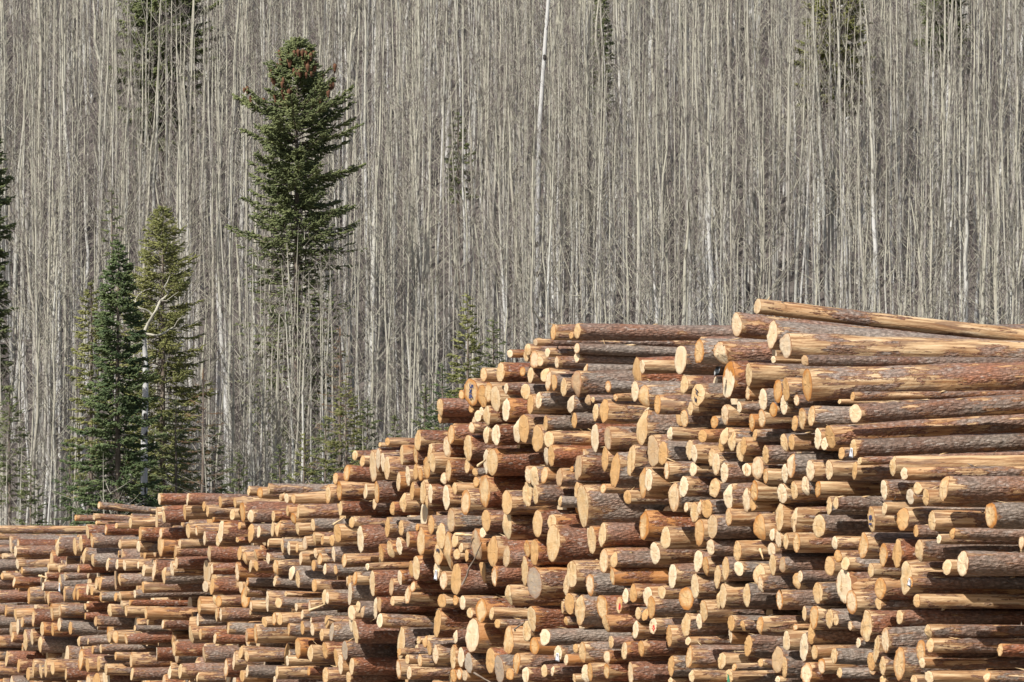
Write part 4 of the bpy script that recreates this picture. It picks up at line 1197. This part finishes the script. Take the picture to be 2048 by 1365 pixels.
# undergrowth of thin bare stems
rng = np.random.default_rng(77)
nb = 6500
D = 138.5 + 90 * rng.random(nb) ** 1.5
X = rng.uniform(-1, 1, nb) * (.107 * D + 6)
hb = rng.uniform(.8, 4.2, nb)
base = np.stack([X, D, H(X, D) - .05], 1)
top = base + np.stack([rng.normal(0, .10, nb) * hb, rng.normal(0, .10, nb) * hb, hb], 1)
P0, P1, Wd = [base], [top], [np.full(nb, .011)]
for q in range(7):
    f = rng.uniform(.25, .95, nb)[:, None]
    a = base + (top - base) * f
    d = np.stack([rng.normal(0, .6, nb), rng.normal(0, .6, nb), rng.uniform(.3, 1, nb)], 1)
    P0.append(a); P1.append(a + d * (hb[:, None] * (1.05 - f) * .55 + .1)); Wd.append(np.full(nb, .006))
V, T = spindles(np.concatenate(P0), np.concatenate(P1), np.concatenate(Wd), .2)
tag(link("brush", np_mesh("brush", V, [T], MBRUSH)), "tangle of thin bare brown stems under the aspens", "brush", kind="stuff")

# the white birch
D = 171.0
foot = at(1066, 640, D); foot.z = float(H(foot.x, D))
hz = at(1098, -60, D).z - foot.z
pts = []
for q in range(20):
    f = q / 19
    zt = foot.z + f * hz
    yp = np.interp(f, [0, 1], [640 if False else proj(foot.x, D, foot.z)[1], -60])
    xp = np.interp(yp, [-60, 0, 60, 120, 250, 400, 700, 1200], [1100, 1097, 1092, 1088, 1079, 1076, 1072, 1068])
    pts.append(at(xp, yp, D) - foot)
V, T, Q = tube(pts, [(.5 * np.interp(q, [0, 10, 19], [10.5, 9.5, 7]) * D / F) for q in range(20)], 10)
e = tag(link("birch", None, None, foot), "white birch trunk with black marks, leaning right at the top centre", "birch tree")
link("trunk", np_mesh("trunk", V, [T, Q], MBIR, dict(lc=V)), e)
g2 = Geo()
rng = np.random.default_rng(5)
for q in range(14):
    p = np.array(pts[random.randrange(9, 19)]); az = rng.uniform(0, 6.28)
    d = np.array([math.cos(az) * .7, math.sin(az) * .7, .6]); bp = [p + d * t_ for t_ in (0, .4, .8, 1.3)]
    V, T, Q = tube(bp, [.018, .014, .009, .004], 4); g2.add(V, T, Q)
link("crown", g2.mesh("crown", MTWIG), e)

# the broken snag among the conifers
D = 133.0


def cz2(x, y): return at(100 + x / 2.1, 400 + y / 2.1, D)


foot = cz2(394, 1080); foot = Vector((foot.x, D, 0.0))
e = tag(link("snag", None, None, foot), "dead white aspen snag with crooked broken limbs between the dark fir and spruce", "dead tree")
g2 = Geo()
tr_ = [Vector((0, 0, 0))] + [cz2(*p) - foot for p in ((396, 1000), (402, 760), (400, 660), (394, 562))]
V, T, Q = tube(tr_, [.11, .10, .085, .075, .065], 8)
link("trunk", np_mesh("trunk", V, [T, Q], MBIR, dict(lc=V)), e)
for k_, (chain, r0, r1) in enumerate((([(394, 562), (398, 545), (415, 515), (432, 490), (448, 462), (462, 425), (482, 408), (497, 396), (486, 382), (480, 368), (492, 345), (502, 318)], .055, .010),
                         ([(432, 488), (415, 470), (400, 462), (375, 455), (362, 432), (358, 415), (375, 395), (400, 380), (425, 374)], .036, .006),
                         ([(394, 562), (420, 566), (450, 572), (475, 562), (500, 545), (522, 532), (535, 510), (560, 488)], .045, .008),
                         ([(462, 425), (490, 425), (515, 405), (540, 385)], .016, .005), ([(362, 432), (345, 415), (335, 400)], .014, .004), ([(500, 545), (530, 541), (550, 538)], .016, .005))):
    P = [cz2(*p) - foot + Vector((0, .12 * math.sin(i_ * 1.3 + k_), 0)) for i_, p in enumerate(chain)]
    V, T, Q = tube(P, np.linspace(r0, r1, len(P)), 6)
    link("limb", np_mesh("limb", V, [T, Q], MASP, dict(lc=V + 3, tr=np.full(len(V), .3))), e)

# ------------------------------------------------------------------ conifers


def conifer(name, label, tipx, tipy, D, prof, mat, seed, per_m=13, droop=.0, up=.35, twig=.30, dens=1.0, w=.020, cat="spruce tree", group=None, cones=False, cut=None, tmat=None, bare=0.0, fade=None):
    """prof: [(height px below the tip, half width px)] as seen in the photograph"""
    rng = np.random.default_rng(seed)
    tip = at(tipx, tipy, D)
    bz = float(H(tip.x, D))
    h = tip.z - bz
    m = D / F
    e = tag(link(name, None, None, (tip.x, D, bz)), label, cat, group)
    zz = np.linspace(0, h, 10)
    V, T, Q = tube(np.stack([rng.normal(0, .012, 10), rng.normal(0, .012, 10), zz], 1), .012 + .0105 * (h - zz), 7)
    g_b = Geo(); g_b.add(V, T, Q)
    pd = np.array([p[0] for p in prof]) * m; pw = np.array([p[1] for p in prof]) * m
    P0, P1, W = [], [], []
    C0, C1 = [], []
    depth = min(h - .15, pd[-1])
    nbr = int(depth * per_m)
    az = 0.0
    for k in range(nbr):
        t = depth * ((k + rng.uniform(.2, .8)) / nbr)
        ln = float(np.interp(t, pd, pw)) * rng.uniform(.66, 1.15)
        if rng.random() < .10: ln *= rng.uniform(.4, .8)
        az += 2.4 + rng.normal(0, .35)
        rel_ = t / max(depth, .1)
        el = up * (1 - rel_) + .02 - droop * rel_ + rng.normal(0, .10)
        d = np.array([math.cos(az) * math.cos(el), math.sin(az) * math.cos(el), math.sin(el)])
        side = np.array([-math.sin(az), math.cos(az), 0])
        bp = [np.array([0, 0, h - t])]
        ns = 6
        for q in range(ns):
            f = q / (ns - 1)
            dd = d + np.array([0, 0, -droop * .6 * math.sin(f * 3.1) + .22 * f * f])
            bp.append(bp[-1] + dd / np.linalg.norm(dd) * ln / ns)
        bp = np.array(bp)
        V, T, Q = tube(bp, .004 + .011 * ln * np.linspace(1, .15, len(bp)), 3, cap=False)
        g_b.add(V, T, Q)
        if rng.random() < bare:
            nt_ = int(6 * ln / .3)
            wn = .006
        else:
            nt_ = int(dens * (6 + ln * 26) * (np.interp(t / m, fade, [1, .22]) if fade else 1)); wn = w
        for q in range(nt_):
            f = rng.uniform(.08, 1.0) ** .8 * ns
            i0 = min(ns - 1, int(f))
            a = bp[i0] + (bp[i0 + 1] - bp[i0]) * (f - i0)
            fw = (bp[i0 + 1] - bp[i0]); fw /= np.linalg.norm(fw)
            sg_ = 1 if rng.random() < .5 else -1
            spread = rng.uniform(.35, 1.0)
            lt = twig * rng.uniform(.55, 1.2) * (.45 + .55 * (1 - f / ns)) * min(1, .5 + ln)
            dr = fw * (1 - .45 * spread) + side * sg_ * spread + np.array([0, 0, rng.normal(-.12 - droop * .5, .22)])
            dr /= np.linalg.norm(dr)
            b_ = a + dr * lt
            P0.append(a); P1.append(b_); W.append(wn)
            for _ in range(3):
                c = a + (b_ - a) * rng.uniform(.15, .95)
                d2 = dr + side * rng.normal(0, .6) + fw * rng.uniform(0, .7) + np.array([0, 0, rng.normal(.02, .35)])
                d2 /= np.linalg.norm(d2)
                P0.append(c); P1.append(c + d2 * lt * rng.uniform(.28, .6)); W.append(wn * .8)
        if cones and 18 * m < t < 150 * m:
            for q in range(int(rng.integers(2, 7))):
                a = bp[rng.integers(4, ns + 1)] + rng.normal(0, .05, 3) + np.array([math.cos(az) * .10, math.sin(az) * .10, .07])
                C0.append(a); C1.append(a + np.array([rng.normal(0, .02), rng.normal(0, .02), -rng.uniform(.08, .14)]))
    P0.append(np.array([0, 0, h - .35])); P1.append(np.array([0, 0, h + .12])); W.append(.02)
    V, T = spindles(P0, P1, W)
    link("crown", np_mesh("crown", V, [T], mat), e)
    link("trunk", g_b.mesh("trunk", tmat or MCTRUNK), e)
    if C0:
        cv, ct, cq = tube([(0, 0, 0), (0, 0, -.03), (0, 0, -.07), (0, 0, -.13), (0, 0, -.17)], [.02, .042, .046, .034, .010], 7)
        cme = np_mesh("cone", cv, [ct, cq], MCONE)
        for c0 in [C0[q] for q in rng.permutation(len(C0)) if C0[q][1] < .25 and C0[q][2] < h - 20 * m][:99]:
            co = link("cone", cme, e, tuple(c0)); co.scale = [rng.uniform(.9, 1.5)] * 3
    return e


conifer("spruce", "tall dark green spruce with rust-brown cones clustered in its top", 594, 80, 150, [(0, 8), (25, 30), (55, 40), (85, 66), (115, 74), (140, 62), (158, 140), (187, 136), (215, 124), (242, 72), (262, 34), (278, 138), (300, 118), (320, 44), (340, 122), (375, 95), (400, 150), (430, 130), (470, 98), (560, 110), (680, 115), (800, 100)],
        MNEED, 11, fade=(300, 480), per_m=32, droop=.18, up=.5, twig=.42, dens=1.1, w=.034, cones=True)
conifer("fir", "narrow dark green fir with layered skirts at the foot of the slope", 237, 484, 131, [(0, 4), (30, 16), (60, 30), (120, 46), (200, 58), (290, 70), (360, 78), (420, 98), (470, 106), (530, 106), (600, 100)],
        MNEED_D, 12, per_m=25, droop=.10, up=.18, twig=.34, dens=1.35, w=.028, cat="fir tree")
conifer("spruce", "broad yellow-green spruce behind the crooked white snag", 326, 415, 139, [(0, 4), (40, 30), (90, 52), (150, 72), (210, 88), (270, 98), (340, 102), (420, 96), (500, 84), (580, 70)],
        MNEED_Y, 13, per_m=27, droop=.22, up=.5, twig=.40, dens=.9, w=.022)
conifer("spruce", "small thin yellowish spruce left of the narrow dark fir", 183, 565, 141, [(0, 3), (40, 18), (120, 34), (220, 46), (330, 50), (430, 50)], MNEED_Y, 14, per_m=15, droop=.2, up=.4, twig=.34, dens=1.0, w=.024)
conifer("spruce", "dark green spruce half hidden behind trunks at the top left", 330, -130, 183, [(0, 5), (90, 60), (140, 95), (200, 115), (260, 105), (310, 90), (360, 75), (420, 60)], MNEED, 15, per_m=26, droop=.2, up=.4, twig=.5, dens=1.3, w=.038)
conifer("spruce", "dark spruce cut off by the left edge of the view", -34, 215, 147, [(0, 4), (60, 28), (140, 48), (240, 62), (330, 56), (420, 64), (560, 60)], MNEED, 16, per_m=22, droop=.2, up=.4, twig=.42, dens=1.3, w=.034)
conifer("spruce", "young yellow-green spruce beside the upper end of the pile", 936, 590, 137, [(0, 2), (30, 10), (80, 26), (140, 44), (200, 56), (280, 66)], MNEED_Y, 17, per_m=15, droop=.1, up=.5, twig=.32, dens=.8, w=.024)
conifer("spruce", "yellow-green spruce behind the thick aspen trunks at the upper right", 1668, -90, 178, [(0, 5), (60, 40), (130, 62), (200, 76), (260, 74), (310, 60)], MNEED_Y, 18, per_m=24, droop=.15, up=.4, twig=.5, dens=1.2, w=.036)
conifer("spruce", "dark spruce between pale trunks at the far upper right", 1885, -110, 184, [(0, 5), (60, 30), (130, 46), (200, 48), (240, 36)], MNEED, 19, per_m=24, droop=.15, up=.4, twig=.5, dens=1.2, w=.036)
conifer("spruce", "thin dark spruce glimpsed between trunks right of the white birch", 1202, -60, 180, [(0, 3), (80, 14), (180, 22), (270, 22), (330, 16)], MNEED, 20, per_m=20, droop=.15, up=.3, twig=.34, dens=1.2, w=.03)
conifer("spruce", "faint dark spruce left of the white birch in mid slope", 917, 225, 177, [(0, 3), (50, 20), (110, 36), (180, 40)], MNEED, 21, per_m=14, droop=.15, up=.3, twig=.34, dens=.9, w=.026)
conifer("spruce", "faint dark spruce showing above the narrow dark fir", 224, 380, 152, [(0, 3), (40, 14), (90, 26), (140, 24)], MNEED, 22, per_m=9, droop=.15, up=.3, twig=.3, dens=.6, w=.02)
conifer("larch", "dead bare larch with level brown branches right of the spruces", 406, 742, 132, [(0, 3), (50, 30), (120, 55), (200, 62), (280, 55)], MDEADN, 23, per_m=9, droop=.05, up=.12, twig=.22, dens=.5, w=.006, cat="larch tree", bare=.9)
conifer("larch", "dying brown-topped conifer standing before the lower left slope of the pile", 680, 658, 136, [(0, 3), (60, 24), (140, 46), (220, 58), (290, 62)], MDEADN, 24, per_m=10, droop=.05, up=.2, twig=.22, dens=.6, w=.007, cat="larch tree", bare=.6)
SM = [(692, 765, "young green spruce tangled with the dying brown-topped conifer", MNEED_Y, 60), (20, 775, "young spruce above the long level logs at the left edge", MNEED, 46), (62, 930, "small fir just above the logs near the left edge", MNEED, 40),
      (140, 905, "small fir left of the dark fir's lowest skirts", MNEED_D, 46), (430, 850, "small green spruce right of the dead bare larch", MNEED, 44), (352, 800, "young green spruce under the broad yellow-green spruce", MNEED, 60),
      (478, 905, "low spruce above the left shoulder of the pile", MNEED, 38), (560, 890, "low spruce directly under the tall cone-bearing spruce", MNEED, 30), (608, 870, "slim yellowish spruce right below the tall cone-bearing spruce", MNEED_Y, 34),
      (652, 835, "low green spruce just left of the dying brown-topped conifer", MNEED, 44), (735, 800, "green sapling spruce right of the dying brown-topped conifer", MNEED, 40), (790, 830, "thin spruce sapling over the steps of the left slope", MNEED, 26),
      (850, 770, "sapling spruce left of the outpoking upper log", MNEED, 32), (884, 730, "dark sapling spruce beside the young yellow-green spruce", MNEED_D, 36), (986, 640, "green spruce sapling right of the young yellow-green spruce", MNEED, 38),
      (905, 800, "bushy young spruce directly behind the blue-lettered end", MNEED, 44), (292, 880, "bushy young fir behind the logs under the white snag", MNEED_D, 50)]
for k_, (x, y, lab, mt, hw) in enumerate(SM):
    conifer("spruce_sapling", lab, x, y, random.uniform(133, 139), [(0, 2), (60, hw * .6), (140, hw), (240, hw * 1.15)], mt, 40 + k_, per_m=15, droop=.1, up=.4, twig=.32, dens=.8, w=.018, cat="young spruce", group="young conifers at the foot of the slope")
bpy.context.view_layer.update()
print("objects", len(bpy.data.objects))
